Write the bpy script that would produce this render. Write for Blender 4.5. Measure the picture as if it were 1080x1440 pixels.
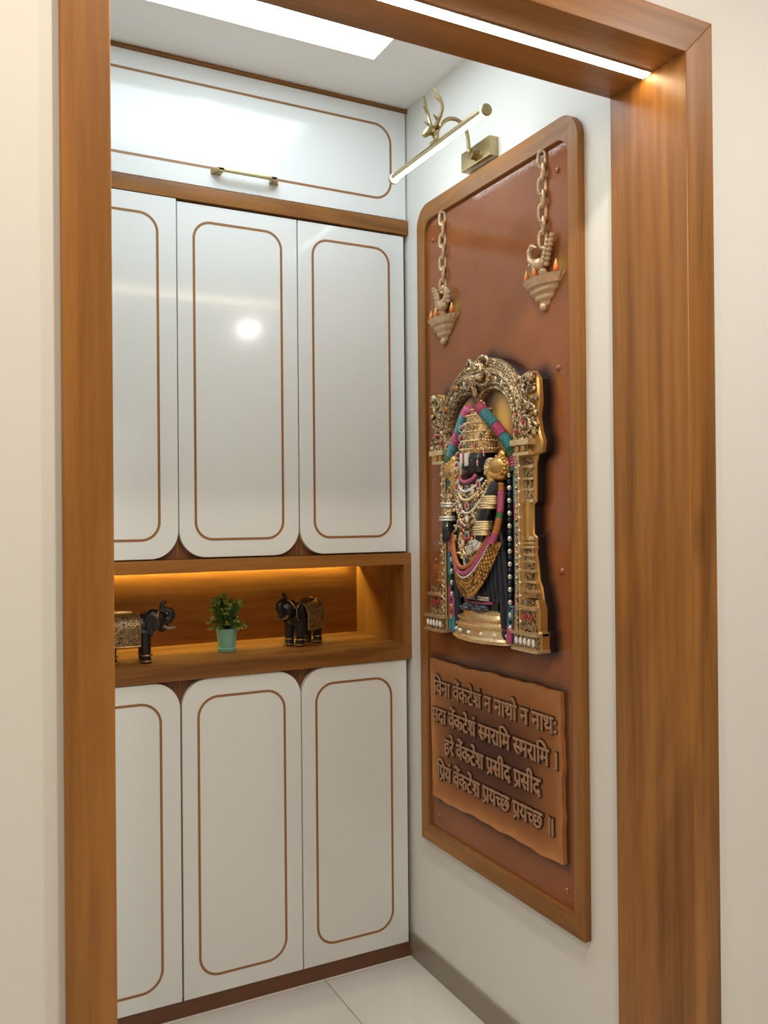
import bpy, bmesh, math, random
import numpy as np
from mathutils import Vector, Matrix

for o in list(bpy.data.objects):
    bpy.data.objects.remove(o, do_unlink=True)
S = bpy.context.scene
COL = S.collection
R = math.radians

# ------------------------------------------------------------------ camera
cam_d = bpy.data.cameras.new('camera')
cam_d.sensor_fit = 'VERTICAL'
cam_d.sensor_height = 36.0
cam_d.lens = 1219.23 / 1440.0 * 36.0
cam_d.clip_start = 0.02
cam = bpy.data.objects.new('camera', cam_d)
COL.objects.link(cam)
YAW, PITCH, ROLL = 0.4767, 0.0036, -0.0085
fw = Vector((math.sin(YAW) * math.cos(PITCH), math.cos(YAW) * math.cos(PITCH), math.sin(PITCH)))
rt = Vector((math.cos(YAW), -math.sin(YAW), 0))
up = rt.cross(fw)
r2 = rt * math.cos(ROLL) + up * math.sin(ROLL)
u2 = -rt * math.sin(ROLL) + up * math.cos(ROLL)
M = Matrix((r2, u2, -fw)).transposed().to_4x4()
M.translation = Vector((0, 0, 1.3531))
cam.matrix_world = M
S.camera = cam

# ------------------------------------------------------------------ world, exposure
wd = bpy.data.worlds.new('world')
S.world = wd
wd.use_nodes = True
wd.node_tree.nodes['Background'].inputs[0].default_value = (1.0, 0.95, 0.88, 1)
wd.node_tree.nodes['Background'].inputs[1].default_value = 0.25
S.view_settings.view_transform = 'Standard'
S.view_settings.look = 'None'
S.view_settings.gamma = 1.0
S.view_settings.use_curve_mapping = False
S.view_settings.exposure = 0.50

# light strengths in one place
HALL_LAMP = 11.8          # each unseen hall downlight, watts
PANEL_EMIT = 4.5          # ceiling panel over the alcove
LED_EMIT = 22.0           # strip in the portal soffit
TUBE_EMIT = 5.6          # picture light
SHELF_EMIT = 75.0         # warm strip in the display shelf

# ------------------------------------------------------------------ main sizes (metres)
D = 2.3333                # plane of the cabinet doors
W = 1.2946                # right wall of the alcove
XL = 0.18                 # left wall of the alcove
CEIL = 2.60               # alcove ceiling
YJF, YJB = 1.1887, 1.3958  # portal lining, front and back
XJ, XJO = 1.2646, 1.3349  # right jamb, inner face / outer edge
XK, XKO = 0.2098, 0.1461  # left jamb
ZH, ZHO = 2.2247, 2.2958  # header underside / top
YW = 1.203                # plane of the hall wall around the portal

# ------------------------------------------------------------------ helpers
def tag(o, label=None, cat=None, group=None, kind=None):
    if label: o['label'] = label
    if cat: o['category'] = cat
    if group: o['group'] = group
    if kind: o['kind'] = kind
    return o

def empty(name, loc, rz=0.0):
    o = bpy.data.objects.new(name, None)
    o.empty_display_size = 0.05
    o.location = loc
    o.rotation_euler = (0, 0, rz)
    COL.objects.link(o)
    return o

class MB:
    """collects plain geometry, then links it as ONE mesh object"""
    def __init__(self):
        self.v = []; self.f = []; self.c = None
    def add(self, vs, fs):
        n = len(self.v)
        self.v.extend([tuple(p) for p in vs])
        self.f.extend([tuple(i + n for i in f) for f in fs])
    def box(self, x0, x1, y0, y1, z0, z1, bev=0.0):
        if bev <= 0:
            vs = [(x, y, z) for z in (z0, z1) for y in (y0, y1) for x in (x0, x1)]
            fs = [(0, 2, 3, 1), (4, 5, 7, 6), (0, 1, 5, 4), (2, 6, 7, 3), (0, 4, 6, 2), (1, 3, 7, 5)]
            self.add(vs, fs)
        else:
            bm = bmesh.new()
            bmesh.ops.create_cube(bm, size=1.0)
            for v in bm.verts:
                v.co = Vector(((x0 + x1) / 2 + v.co.x * (x1 - x0), (y0 + y1) / 2 + v.co.y * (y1 - y0), (z0 + z1) / 2 + v.co.z * (z1 - z0)))
            bmesh.ops.bevel(bm, geom=list(bm.edges), offset=bev, segments=2, affect='EDGES', profile=0.7)
            self.bm(bm)
        return self
    def bm(self, bm):
        bm.verts.index_update()
        self.add([v.co[:] for v in bm.verts], [[v.index for v in f.verts] for f in bm.faces])
        bm.free()
        return self
    def prism(self, poly, fn, d0, d1, bev=0.0):
        """poly = list of (a,b); fn(a,b,d) -> xyz; closed slab between d0 and d1 (d1 is the bevelled face)"""
        n = len(poly)
        if bev > 0:
            c = offset_poly(poly, -bev)
            rings = [[fn(a, b, d0) for a, b in poly], [fn(a, b, d1 - (bev if d1 > d0 else -bev)) for a, b in poly], [fn(a, b, d1) for a, b in c]]
        else:
            rings = [[fn(a, b, d0) for a, b in poly], [fn(a, b, d1) for a, b in poly]]
        vs = [p for r in rings for p in r]
        fs = []
        for k in range(len(rings) - 1):
            for i in range(n):
                j = (i + 1) % n
                fs.append((k * n + i, k * n + j, (k + 1) * n + j, (k + 1) * n + i))
        fs.append(tuple(range(n))[::-1])
        fs.append(tuple(range((len(rings) - 1) * n, len(rings) * n)))
        self.add(vs, fs)
        return self
    def ring(self, outer, inner, fn, d0, d1):
        """a flat frame between two outlines with the same count"""
        n = len(outer)
        vs = [fn(a, b, d) for (poly, d) in ((outer, d0), (outer, d1), (inner, d1), (inner, d0)) for a, b in poly]
        fs = []
        for k in range(4):
            for i in range(n):
                j = (i + 1) % n
                fs.append((k * n + i, k * n + j, ((k + 1) % 4) * n + j, ((k + 1) % 4) * n + i))
        self.add(vs, fs)
        return self
    def tube(self, path, rad, n=10, caps=True, squash=None):
        pts = [Vector(p) for p in path]
        m = len(pts)
        if not hasattr(rad, '__len__'): rad = [rad] * m
        prev = None
        vs = []; fs = []
        for i, p in enumerate(pts):
            t = (pts[min(i + 1, m - 1)] - pts[max(i - 1, 0)])
            t = t.normalized() if t.length > 1e-9 else Vector((0, 0, 1))
            if prev is None:
                prev = t.orthogonal().normalized()
            prev = (prev - t * prev.dot(t))
            prev = prev.normalized() if prev.length > 1e-6 else t.orthogonal().normalized()
            b = t.cross(prev)
            for k in range(n):
                a = 2 * math.pi * k / n
                vs.append(p + (prev * math.cos(a) + b * math.sin(a)) * rad[i])
        for i in range(m - 1):
            for k in range(n):
                l = (k + 1) % n
                fs.append((i * n + k, i * n + l, (i + 1) * n + l, (i + 1) * n + k))
        if caps:
            fs.append(tuple(range(n))[::-1])
            fs.append(tuple(range((m - 1) * n, m * n)))
        self.add(vs, fs)
        return self
    def ball(self, c, r, nu=10, nv=6, rot=None):
        """ellipsoid; r scalar or triple; rot optional 3x3"""
        if not hasattr(r, '__len__'): r = (r, r, r)
        c = Vector(c); vs = []; fs = []
        def put(x, y, z):
            q = Vector((x * r[0], y * r[1], z * r[2]))
            if rot is not None: q = rot @ q
            vs.append(c + q)
        put(0, 0, -1)
        for i in range(1, nv):
            th = math.pi * i / nv
            for k in range(nu):
                a = 2 * math.pi * k / nu
                put(math.sin(th) * math.cos(a), math.sin(th) * math.sin(a), -math.cos(th))
        put(0, 0, 1)
        for k in range(nu):
            l = (k + 1) % nu
            fs.append((0, 1 + l, 1 + k))
            for i in range(nv - 2):
                fs.append((1 + i * nu + k, 1 + i * nu + l, 1 + (i + 1) * nu + l, 1 + (i + 1) * nu + k))
            fs.append((1 + (nv - 2) * nu + k, 1 + (nv - 2) * nu + l, len(vs) - 1))
        self.add(vs, fs)
        return self
    def lathe(self, prof, c, n=24, ax=2):
        """prof = (radius, height) list, closed to the axis by caps"""
        vs = []; fs = []
        for r, h in prof:
            for k in range(n):
                a = 2 * math.pi * k / n
                q = [r * math.cos(a), r * math.sin(a), h]
                if ax == 1: q = [q[0], q[2], q[1]]
                if ax == 0: q = [q[2], q[0], q[1]]
                vs.append((c[0] + q[0], c[1] + q[1], c[2] + q[2]))
        m = len(prof)
        for i in range(m - 1):
            for k in range(n):
                l = (k + 1) % n
                fs.append((i * n + k, i * n + l, (i + 1) * n + l, (i + 1) * n + k))
        fs.append(tuple(range(n))[::-1]); fs.append(tuple(range((m - 1) * n, m * n)))
        self.add(vs, fs)
        return self
    def grid(self, fn, nu, nv):
        """fn(u,v) for u,v in 0..1 -> xyz"""
        vs = [fn(i / nu, j / nv) for j in range(nv + 1) for i in range(nu + 1)]
        fs = [(j * (nu + 1) + i, j * (nu + 1) + i + 1, (j + 1) * (nu + 1) + i + 1, (j + 1) * (nu + 1) + i) for j in range(nv) for i in range(nu)]
        self.add(vs, fs)
        return self
    def mesh(self, name, mat, off=(0, 0, 0), smooth=35, col=None):
        me = bpy.data.meshes.new(name)
        ox, oy, oz = off
        me.from_pydata([(x - ox, y - oy, z - oz) for x, y, z in self.v], [], self.f)
        bm = bmesh.new(); bm.from_mesh(me)
        bmesh.ops.recalc_face_normals(bm, faces=bm.faces)
        bm.to_mesh(me); bm.free()
        if col is not None:
            ca = me.color_attributes.new('Col', 'FLOAT_COLOR', 'POINT')
            ca.data.foreach_set('color', np.asarray(col, dtype=np.float32).ravel())
        if smooth:
            me.shade_smooth()
            me.set_sharp_from_angle(angle=R(smooth))
        me.materials.append(mat)
        return me
    def build(self, name, mat, parent=None, smooth=35, col=None, root=None):
        """vertices are in world space; a part is stored relative to its thing's root"""
        off = (0, 0, 0)
        rr = root or parent
        if rr is not None:
            w = rr
            t = Vector((0, 0, 0))
            while w is not None:
                t = t + w.location; w = w.parent
            off = tuple(t)
        o = bpy.data.objects.new(name, self.mesh(name, mat, off, smooth, col))
        COL.objects.link(o)
        if parent is not None: o.parent = parent
        return o

def offset_poly(poly, d):
    """offset a counter-clockwise (or clockwise) outline inward (d<0) by averaging edge normals"""
    n = len(poly)
    area = sum(poly[i][0] * poly[(i + 1) % n][1] - poly[(i + 1) % n][0] * poly[i][1] for i in range(n))
    s = 1 if area > 0 else -1
    out = []
    for i in range(n):
        a = Vector(poly[i - 1]); b = Vector(poly[i]); c = Vector(poly[(i + 1) % n])
        e1 = (b - a); e2 = (c - b)
        if e1.length < 1e-9 or e2.length < 1e-9:
            out.append(poly[i]); continue
        e1.normalize(); e2.normalize()
        n1 = Vector((e1.y, -e1.x)) * s; n2 = Vector((e2.y, -e2.x)) * s
        m = n1 + n2
        if m.length < 1e-6: m = n1
        m.normalize()
        k = d / max(0.35, m.dot(n1))
        out.append((b.x + m.x * k, b.y + m.y * k))
    return out

def rrect(x0, x1, z0, z1, tl=0, tr=0, br=0, bl=0, n=12):
    """rounded rectangle, counter-clockwise from bottom left"""
    P = []
    for cx, cz, r, a0 in ((x0, z0, bl, 180), (x1, z0, br, 270), (x1, z1, tr, 0), (x0, z1, tl, 90)):
        sx = 1 if cx == x0 else -1; sz = 1 if cz == z0 else -1
        if r <= 0:
            P.append((cx, cz)); continue
        for k in range(n + 1):
            a = R(a0 + 90 * k / n)
            P.append((cx + sx * r + r * math.cos(a), cz + sz * r + r * math.sin(a)))
    return P

def smooth_path(pts, k=6):
    """Catmull-Rom through the points"""
    P = [Vector(p) for p in pts]
    out = []
    for i in range(len(P) - 1):
        p0 = P[max(i - 1, 0)]; p1 = P[i]; p2 = P[i + 1]; p3 = P[min(i + 2, len(P) - 1)]
        for j in range(k):
            t = j / k
            out.append(0.5 * ((2 * p1) + (p2 - p0) * t + (2 * p0 - 5 * p1 + 4 * p2 - p3) * t * t + (3 * p1 - p0 - 3 * p2 + p3) * t ** 3))
    out.append(P[-1])
    return out

# ------------------------------------------------------------------ materials
def newmat(name):
    m = bpy.data.materials.new(name)
    m.use_nodes = True
    return m, m.node_tree.nodes, m.node_tree.links, m.node_tree.nodes['Principled BSDF']

def plain(name, col, rough=0.5, metal=0.0, coat=0.0, coat_rough=0.05, noise=0.0, nscale=20.0, bump=0.0, bscale=60.0, spec=0.5, trans=0.0):
    m, N, L, B = newmat(name)
    B.inputs['Base Color'].default_value = (*col, 1)
    B.inputs['Roughness'].default_value = rough
    B.inputs['Metallic'].default_value = metal
    B.inputs['Coat Weight'].default_value = coat
    B.inputs['Coat Roughness'].default_value = coat_rough
    B.inputs['Specular IOR Level'].default_value = spec
    B.inputs['Transmission Weight'].default_value = trans
    if noise > 0 or bump > 0:
        tc = N.new('ShaderNodeTexCoord')
    if noise > 0:
        nz = N.new('ShaderNodeTexNoise'); nz.inputs['Scale'].default_value = nscale; nz.inputs['Detail'].default_value = 4
        L.new(tc.outputs['Object'], nz.inputs['Vector'])
        mx = N.new('ShaderNodeMix'); mx.data_type = 'RGBA'
        mx.inputs[6].default_value = (*[c * (1 - noise) for c in col], 1)
        mx.inputs[7].default_value = (*[min(1, c * (1 + noise)) for c in col], 1)
        L.new(nz.outputs['Fac'], mx.inputs[0]); L.new(mx.outputs[2], B.inputs['Base Color'])
    if bump > 0:
        nb = N.new('ShaderNodeTexNoise'); nb.inputs['Scale'].default_value = bscale; nb.inputs['Detail'].default_value = 3
        L.new(tc.outputs['Object'], nb.inputs['Vector'])
        bp = N.new('ShaderNodeBump'); bp.inputs['Strength'].default_value = bump; bp.inputs['Distance'].default_value = 0.002
        L.new(nb.outputs['Fac'], bp.inputs['Height']); L.new(bp.outputs['Normal'], B.inputs['Normal'])
    return m

def emit(name, col, strength):
    m = bpy.data.materials.new(name)
    m.use_nodes = True
    N, L = m.node_tree.nodes, m.node_tree.links
    for n in list(N): N.remove(n)
    o = N.new('ShaderNodeOutputMaterial'); e = N.new('ShaderNodeEmission')
    e.inputs[0].default_value = (*col, 1); e.inputs[1].default_value = strength
    L.new(e.outputs[0], o.inputs[0])
    return m

def wood(name, axis, dark=(0.160, 0.060, 0.012), light=(0.385, 0.163, 0.037), seed=0.0, rough=0.36, along=0.6, cross=5.5):
    """oak-like laminate; axis = grain direction 0/1/2"""
    m, N, L, B = newmat(name)
    tc = N.new('ShaderNodeTexCoord')
    def mapped(al, cr):
        mp = N.new('ShaderNodeMapping')
        sc = [cr, cr, cr]; sc[axis] = al
        mp.inputs['Scale'].default_value = sc
        mp.inputs['Location'].default_value = (seed, seed * 1.7, seed * 0.6)
        L.new(tc.outputs['Object'], mp.inputs['Vector'])
        return mp
    a = mapped(along, cross)
    n1 = N.new('ShaderNodeTexNoise'); n1.inputs['Scale'].default_value = 1.0; n1.inputs['Detail'].default_value = 5; n1.inputs['Distortion'].default_value = 0.9; n1.inputs['Roughness'].default_value = 0.55
    L.new(a.outputs[0], n1.inputs['Vector'])
    # growth-ring lines made from the broad tone
    mul = N.new('ShaderNodeMath'); mul.operation = 'MULTIPLY'; mul.inputs[1].default_value = 34.0
    L.new(n1.outputs['Fac'], mul.inputs[0])
    sn = N.new('ShaderNodeMath'); sn.operation = 'SINE'; L.new(mul.outputs[0], sn.inputs[0])
    b = mapped(3.0, 75.0)
    n2 = N.new('ShaderNodeTexNoise'); n2.inputs['Scale'].default_value = 1.0; n2.inputs['Detail'].default_value = 6; n2.inputs['Roughness'].default_value = 0.65
    L.new(b.outputs[0], n2.inputs['Vector'])
    c = mapped(0.35, 14.0)
    n3 = N.new('ShaderNodeTexNoise'); n3.inputs['Scale'].default_value = 1.0; n3.inputs['Detail'].default_value = 2
    L.new(c.outputs[0], n3.inputs['Vector'])
    s1 = N.new('ShaderNodeMath'); s1.operation = 'MULTIPLY_ADD'; s1.inputs[1].default_value = 0.065; L.new(sn.outputs[0], s1.inputs[0])
    s2 = N.new('ShaderNodeMath'); s2.operation = 'MULTIPLY_ADD'; s2.inputs[1].default_value = 0.50; L.new(n2.outputs['Fac'], s2.inputs[0])
    s3 = N.new('ShaderNodeMath'); s3.operation = 'MULTIPLY_ADD'; s3.inputs[1].default_value = 0.70; L.new(n3.outputs['Fac'], s3.inputs[0]); s3.inputs[2].default_value = -0.10
    L.new(s3.outputs[0], s2.inputs[2]); L.new(s2.outputs[0], s1.inputs[2])
    rp = N.new('ShaderNodeValToRGB')
    rp.color_ramp.elements[0].position = 0.26; rp.color_ramp.elements[0].color = (*dark, 1)
    rp.color_ramp.elements[1].position = 0.68; rp.color_ramp.elements[1].color = (*light, 1)
    L.new(s1.outputs[0], rp.inputs[0])
    # scattered small knots
    kn = mapped(1.6, 5.0)
    vo = N.new('ShaderNodeTexVoronoi'); vo.inputs['Scale'].default_value = 1.0
    L.new(kn.outputs[0], vo.inputs['Vector'])
    kr = N.new('ShaderNodeMapRange'); kr.inputs[1].default_value = 0.03; kr.inputs[2].default_value = 0.13; kr.inputs[3].default_value = 0.55; kr.inputs[4].default_value = 0.0
    L.new(vo.outputs['Distance'], kr.inputs[0])
    mx = N.new('ShaderNodeMix'); mx.data_type = 'RGBA'
    L.new(kr.outputs[0], mx.inputs[0]); L.new(rp.outputs[0], mx.inputs[6]); mx.inputs[7].default_value = (*[d * 0.6 for d in dark], 1)
    L.new(mx.outputs[2], B.inputs['Base Color'])
    B.inputs['Roughness'].default_value = rough
    B.inputs['Specular IOR Level'].default_value = 0.35
    bp = N.new('ShaderNodeBump'); bp.inputs['Strength'].default_value = 0.08; bp.inputs['Distance'].default_value = 0.001
    L.new(n2.outputs['Fac'], bp.inputs['Height']); L.new(bp.outputs['Normal'], B.inputs['Normal'])
    return m

def painted(name, rough=0.4, coat=0.0, spec=0.5, metal=0.0, bump=0.0, bscale=60, grain=0.12, gscale=40):
    """surface whose print/paint colours are stored with the mesh"""
    m, N, L, B = newmat(name)
    at = N.new('ShaderNodeAttribute'); at.attribute_name = 'Col'
    tc = N.new('ShaderNodeTexCoord')
    nz = N.new('ShaderNodeTexNoise'); nz.inputs['Scale'].default_value = gscale; nz.inputs['Detail'].default_value = 5
    L.new(tc.outputs['Object'], nz.inputs['Vector'])
    mr = N.new('ShaderNodeMapRange'); mr.inputs[1].default_value = 0.3; mr.inputs[2].default_value = 0.7; mr.inputs[3].default_value = 1 - grain; mr.inputs[4].default_value = 1 + grain
    L.new(nz.outputs['Fac'], mr.inputs[0])
    mx = N.new('ShaderNodeVectorMath'); mx.operation = 'SCALE'
    L.new(at.outputs['Color'], mx.inputs[0]); L.new(mr.outputs[0], mx.inputs['Scale'])
    L.new(mx.outputs[0], B.inputs['Base Color'])
    B.inputs['Roughness'].default_value = rough; B.inputs['Coat Weight'].default_value = coat; B.inputs['Specular IOR Level'].default_value = spec
    B.inputs['Coat Roughness'].default_value = 0.06; B.inputs['Metallic'].default_value = metal
    if bump > 0:
        nb = N.new('ShaderNodeTexNoise'); nb.inputs['Scale'].default_value = bscale; nb.inputs['Detail'].default_value = 2
        L.new(tc.outputs['Object'], nb.inputs['Vector'])
        bp = N.new('ShaderNodeBump'); bp.inputs['Strength'].default_value = bump; bp.inputs['Distance'].default_value = 0.002
        L.new(nb.outputs['Fac'], bp.inputs['Height'])
        L.new(bp.outputs['Normal'], B.inputs['Normal']); L.new(bp.outputs['Normal'], B.inputs['Coat Normal'])
    return m

def antique(name, bright, dark, amount=0.5, scale=160.0, rough=0.34, bump=0.35, metal=0.85):
    """carved gilt with a dark patina worn off in patches"""
    m, N, L, B = newmat(name)
    tc = N.new('ShaderNodeTexCoord')
    vo = N.new('ShaderNodeTexVoronoi'); vo.inputs['Scale'].default_value = scale
    L.new(tc.outputs['Object'], vo.inputs['Vector'])
    nz = N.new('ShaderNodeTexNoise'); nz.inputs['Scale'].default_value = scale * 0.35; nz.inputs['Detail'].default_value = 4
    L.new(tc.outputs['Object'], nz.inputs['Vector'])
    ad = N.new('ShaderNodeMath'); ad.operation = 'MULTIPLY_ADD'; ad.inputs[1].default_value = 0.55
    L.new(vo.outputs['Distance'], ad.inputs[0]); L.new(nz.outputs['Fac'], ad.inputs[2])
    rp = N.new('ShaderNodeValToRGB')
    rp.color_ramp.elements[0].position = 0.95 - amount * 0.45; rp.color_ramp.elements[0].color = (*bright, 1)
    rp.color_ramp.elements[1].position = 1.06 - amount * 0.30; rp.color_ramp.elements[1].color = (*dark, 1)
    L.new(ad.outputs[0], rp.inputs[0]); L.new(rp.outputs[0], B.inputs['Base Color'])
    B.inputs['Metallic'].default_value = metal; B.inputs['Roughness'].default_value = rough
    bp = N.new('ShaderNodeBump'); bp.inputs['Strength'].default_value = bump; bp.inputs['Distance'].default_value = 0.002; bp.invert = True
    L.new(vo.outputs['Distance'], bp.inputs['Height']); L.new(bp.outputs['Normal'], B.inputs['Normal'])
    return m

MT = {}
MT['wood_v'] = wood('oak_laminate_upright', 2, seed=1.3)
MT['wood_v2'] = wood('oak_laminate_upright_b', 2, seed=7.7)
MT['wood_x'] = wood('oak_laminate_across', 0, seed=3.1)
MT['wood_y'] = wood('oak_laminate_along_wall', 1, seed=5.2)
MT['shelf_x'] = wood('oak_shelf_across', 0, seed=2.2)
MT['shelf_v'] = wood('oak_shelf_upright', 2, seed=9.1)
MT['carcass'] = plain('carcass_laminate', (0.20, 0.085, 0.032), 0.5, noise=0.2, nscale=9)
MT['plinth'] = plain('plinth_dark_laminate', (0.16, 0.062, 0.026), 0.45, noise=0.15)
MT['lacquer'] = plain('white_lacquer', (0.845, 0.875, 0.87), 0.10, bump=0.06, bscale=3.5)
MT['inlay'] = plain('gold_brown_inlay', (0.33, 0.15, 0.05), 0.32, noise=0.15, nscale=60)
MT['wall'] = plain('warm_white_paint', (0.80, 0.785, 0.74), 0.75, noise=0.025, nscale=3, bump=0.03, bscale=120)
MT['wall_in'] = plain('cool_white_paint', (0.80, 0.795, 0.76), 0.6, noise=0.02, nscale=3, bump=0.03, bscale=120)
MT['hall'] = plain('taupe_hall_paint', (0.36, 0.33, 0.29), 0.8)
MT['ceil'] = plain('ceiling_paint', (0.86, 0.85, 0.82), 0.8)
MT['tile'] = plain('pale_vitrified_tile', (0.78, 0.755, 0.71), 0.14, noise=0.05, nscale=2.5, coat=0.3)
MT['grout'] = plain('grout', (0.30, 0.27, 0.24), 0.9)
MT['skirt'] = plain('taupe_skirting_tile', (0.30, 0.255, 0.205), 0.3, noise=0.08, nscale=5)
MT['brass'] = plain('brushed_brass', (0.46, 0.36, 0.19), 0.30, metal=1.0)
MT['brass_dk'] = plain('aged_brass', (0.34, 0.25, 0.12), 0.35, metal=1.0)
MT['chrome'] = plain('clear_cap', (0.9, 0.9, 0.9), 0.15, metal=0.2)

# ------------------------------------------------------------------ the setting
HX0, HX1, HY0, HZ = -1.9, 3.3, -2.9, 2.78        # hall in front of the portal

# floor: grout bed with a tile for every piece
floor = MB().box(HX0, HX1, HY0, 2.72, -0.06, -0.003).build('floor', MT['grout'])
tag(floor, kind='structure')
tile_me = MB().box(0, 0.5975, 0, 0.5975, -0.004, 0.0, 0.0012).mesh('floor_tile', MT['tile'])
for i in range(-5, 5):
    for j in range(-8, 3):
        x = 1.0 + 0.6 * i; y = 1.73 + 0.6 * j
        if x < HX0 - 0.3 or x > HX1 - 0.3 or y < HY0 - 0.3: continue
        if y > 1.2 and (x > 1.25 or x < -0.3): continue
        t = bpy.data.objects.new('floor_tile', tile_me)
        COL.objects.link(t); t.location = (x, y, 0); t.parent = floor

def structure(name, mat, *boxes, bev=0.0):
    mb = MB()
    for b in boxes: mb.box(*b, bev)
    return tag(mb.build(name, mat), kind='structure')

structure('wall_right', MT['wall_in'], (W, W + 0.10, YJB - 0.02, 2.80, 0, CEIL + 0.3))
structure('wall_left', MT['wall_in'], (XL - 0.10, XL, YJB - 0.02, 2.80, 0, CEIL + 0.3))
structure('wall_back', MT['wall_in'], (XL, W, 2.715, 2.80, 0, CEIL + 0.3))
structure('wall_front_left', MT['wall'], (HX0, XK - 0.02, YW, YJB - 0.005, 0, HZ))
structure('wall_front_right', MT['wall'], (XJ + 0.02, HX1, YW, YJB - 0.005, 0, HZ))
structure('wall_front_over_portal', MT['wall'], (XK - 0.02, XJ + 0.02, YW, YJB - 0.005, ZH + 0.02, HZ))
structure('wall_hall_back', MT['hall'], (HX0, HX1, HY0 - 0.1, HY0, 0, HZ))
structure('wall_hall_left', MT['hall'], (HX0 - 0.1, HX0, HY0 - 0.1, YJB, 0, HZ))
structure('wall_hall_right', MT['hall'], (HX1, HX1 + 0.1, HY0 - 0.1, YJB, 0, HZ))
structure('ceiling_hall', MT['ceil'], (HX0 - 0.1, HX1 + 0.1, HY0 - 0.1, YJB - 0.005, HZ, HZ + 0.08))
# alcove ceiling with the opening of the light coffer
LX0, LX1, LY0, LY1 = 0.40, 1.0757, 1.66, 2.117
structure('ceiling', MT['ceil'],
          (XL - 0.05, LX0, YJB - 0.01, 2.76, CEIL, CEIL + 0.08), (LX1, W + 0.05, YJB - 0.01, 2.76, CEIL, CEIL + 0.08),
          (LX0, LX1, YJB - 0.01, LY0, CEIL, CEIL + 0.08), (LX0, LX1, LY1, 2.76, CEIL, CEIL + 0.08))

# skirting on the alcove's right wall
structure('baseboard_right', MT['skirt'], (W - 0.008, W, YJB, D + 0.03, 0, 0.0725), bev=0.0015)
structure('baseboard_left', MT['skirt'], (XL, XL + 0.008, YJB, D + 0.03, 0, 0.0725), bev=0.0015)

# portal: mitred oak lining around the opening
portal = tag(empty('trim_1', ((XK + XJ) / 2, YJF, 0)), kind='structure')
fnf = lambda a, b, d: (a, d, b)
def lining(name, poly, mat):
    MB().prism(poly, fnf, YJB, YJF, 0.0012).build(name, mat, portal)
lining('jamb', [(XKO, 0), (XK, 0), (XK, ZH), (XKO, ZHO)], MT['wood_v'])
lining('jamb', [(XJ, 0), (XJO, 0), (XJO, ZHO), (XJ, ZH)], MT['wood_v2'])
lining('header', [(XK, ZH), (XJ, ZH), (XJO, ZHO), (XKO, ZHO)], MT['wood_x'])

# ------------------------------------------------------------------ lights of the place, seen and added
led = empty('linear_light', ((XK + XJ) / 2, 1.287, ZH - 0.003))
MB().box(XK + 0.003, XJ - 0.003, 1.2735, 1.3005, ZH - 0.002, ZH - 0.0002).build('channel', plain('led_channel', (0.75, 0.74, 0.72), 0.3, metal=0.6), led)
MB().box(XK + 0.004, XJ - 0.004, 1.277, 1.297, ZH - 0.0036, ZH - 0.002).build('diffuser', emit('led_warm_white', (1.0, 0.80, 0.50), LED_EMIT), led)
tag(led, 'long glowing linear light set into the underside of the oak portal header', 'light strip')

pan = empty('ceiling_light', ((LX0 + LX1) / 2, (LY0 + LY1) / 2, CEIL))
fr = MB()
for b in ((LX0, LX0 + 0.004, LY0, LY1), (LX1 - 0.004, LX1, LY0, LY1), (LX0, LX1, LY0, LY0 + 0.004), (LX0, LX1, LY1 - 0.004, LY1)):
    fr.box(*b, CEIL + 0.0005, CEIL + 0.06)
fr.build('coffer_side', plain('coffer_white', (0.9, 0.88, 0.84), 0.5), pan)
MB().box(LX0 + 0.003, LX1 - 0.003, LY0 + 0.003, LY1 - 0.003, CEIL + 0.03, CEIL + 0.04).build('diffuser', emit('panel_daylight', (0.82, 0.94, 1.0), PANEL_EMIT), pan)
MB().box(0.705, 0.775, 2.025, 2.108, CEIL + 0.024, CEIL + 0.030).build('added_led_spot', emit('added_spot_glow', (0.90, 0.97, 1.0), 24.0), pan)  # bright spot added in the panel for its reflection on the flap door
tag(pan, 'bright white rectangular light panel recessed in the alcove ceiling', 'ceiling light')

# unseen hall downlights; the near ones are added to brighten the portal wall's top
dl_ring = plain('downlight_ring', (0.85, 0.85, 0.85), 0.4)
dl_lens = emit('downlight_lens', (1.0, 0.93, 0.82), 14.0)
where = (('added closest to the portal header', 0.60, 0.45), ('added nearest the portal on the left', -0.55, 0.40), ('added nearest the portal on the right', 1.95, 0.20), ('far corner on the right', 2.1, -1.6), ('far corner on the left', -0.6, -1.8))
for k, (wtxt, x, y) in enumerate(where):
    r_ = empty('downlight', (x, y, HZ))
    MB().lathe([(0.052, -0.001), (0.062, -0.001), (0.062, -0.008), (0.054, -0.010), (0.052, -0.006)], (x, y, HZ), 28).build('ring', dl_ring, r_)
    MB().lathe([(0.051, -0.002), (0.051, -0.005)], (x, y, HZ), 28).build('lens', dl_lens, r_)
    ld = bpy.data.lights.new('unseen_downlight_lamp', 'AREA'); ld.shape = 'DISK'; ld.size = 0.10; ld.energy = HALL_LAMP * ((0.85 if x < 0 else 1.0) if y > 0 else 0.6); ld.color = (1.0, 0.86, 0.70) if x < 1 else (1.0, 0.965, 0.91)
    lo = bpy.data.objects.new('unseen_downlight_lamp', ld); COL.objects.link(lo); lo.parent = r_; lo.location = (0, 0, -0.015)
    tag(r_, 'small round recessed ceiling downlight in the unseen hall, ' + wtxt, 'downlight', 'unseen hall downlights')

# ------------------------------------------------------------------ cabinets
YC = D + 0.020                    # front of the carcass behind the doors
YB = 2.70
S1, S2 = 0.5805, 0.9303           # seams between the doors
XR = 1.2800                       # right edge of the right-hand doors
X0 = 0.2310                       # left edge of the left-hand doors
PF = D - 0.006                    # front of the projecting oak boards
door_fn = lambda a, b, d: (a, d, b)

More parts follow.
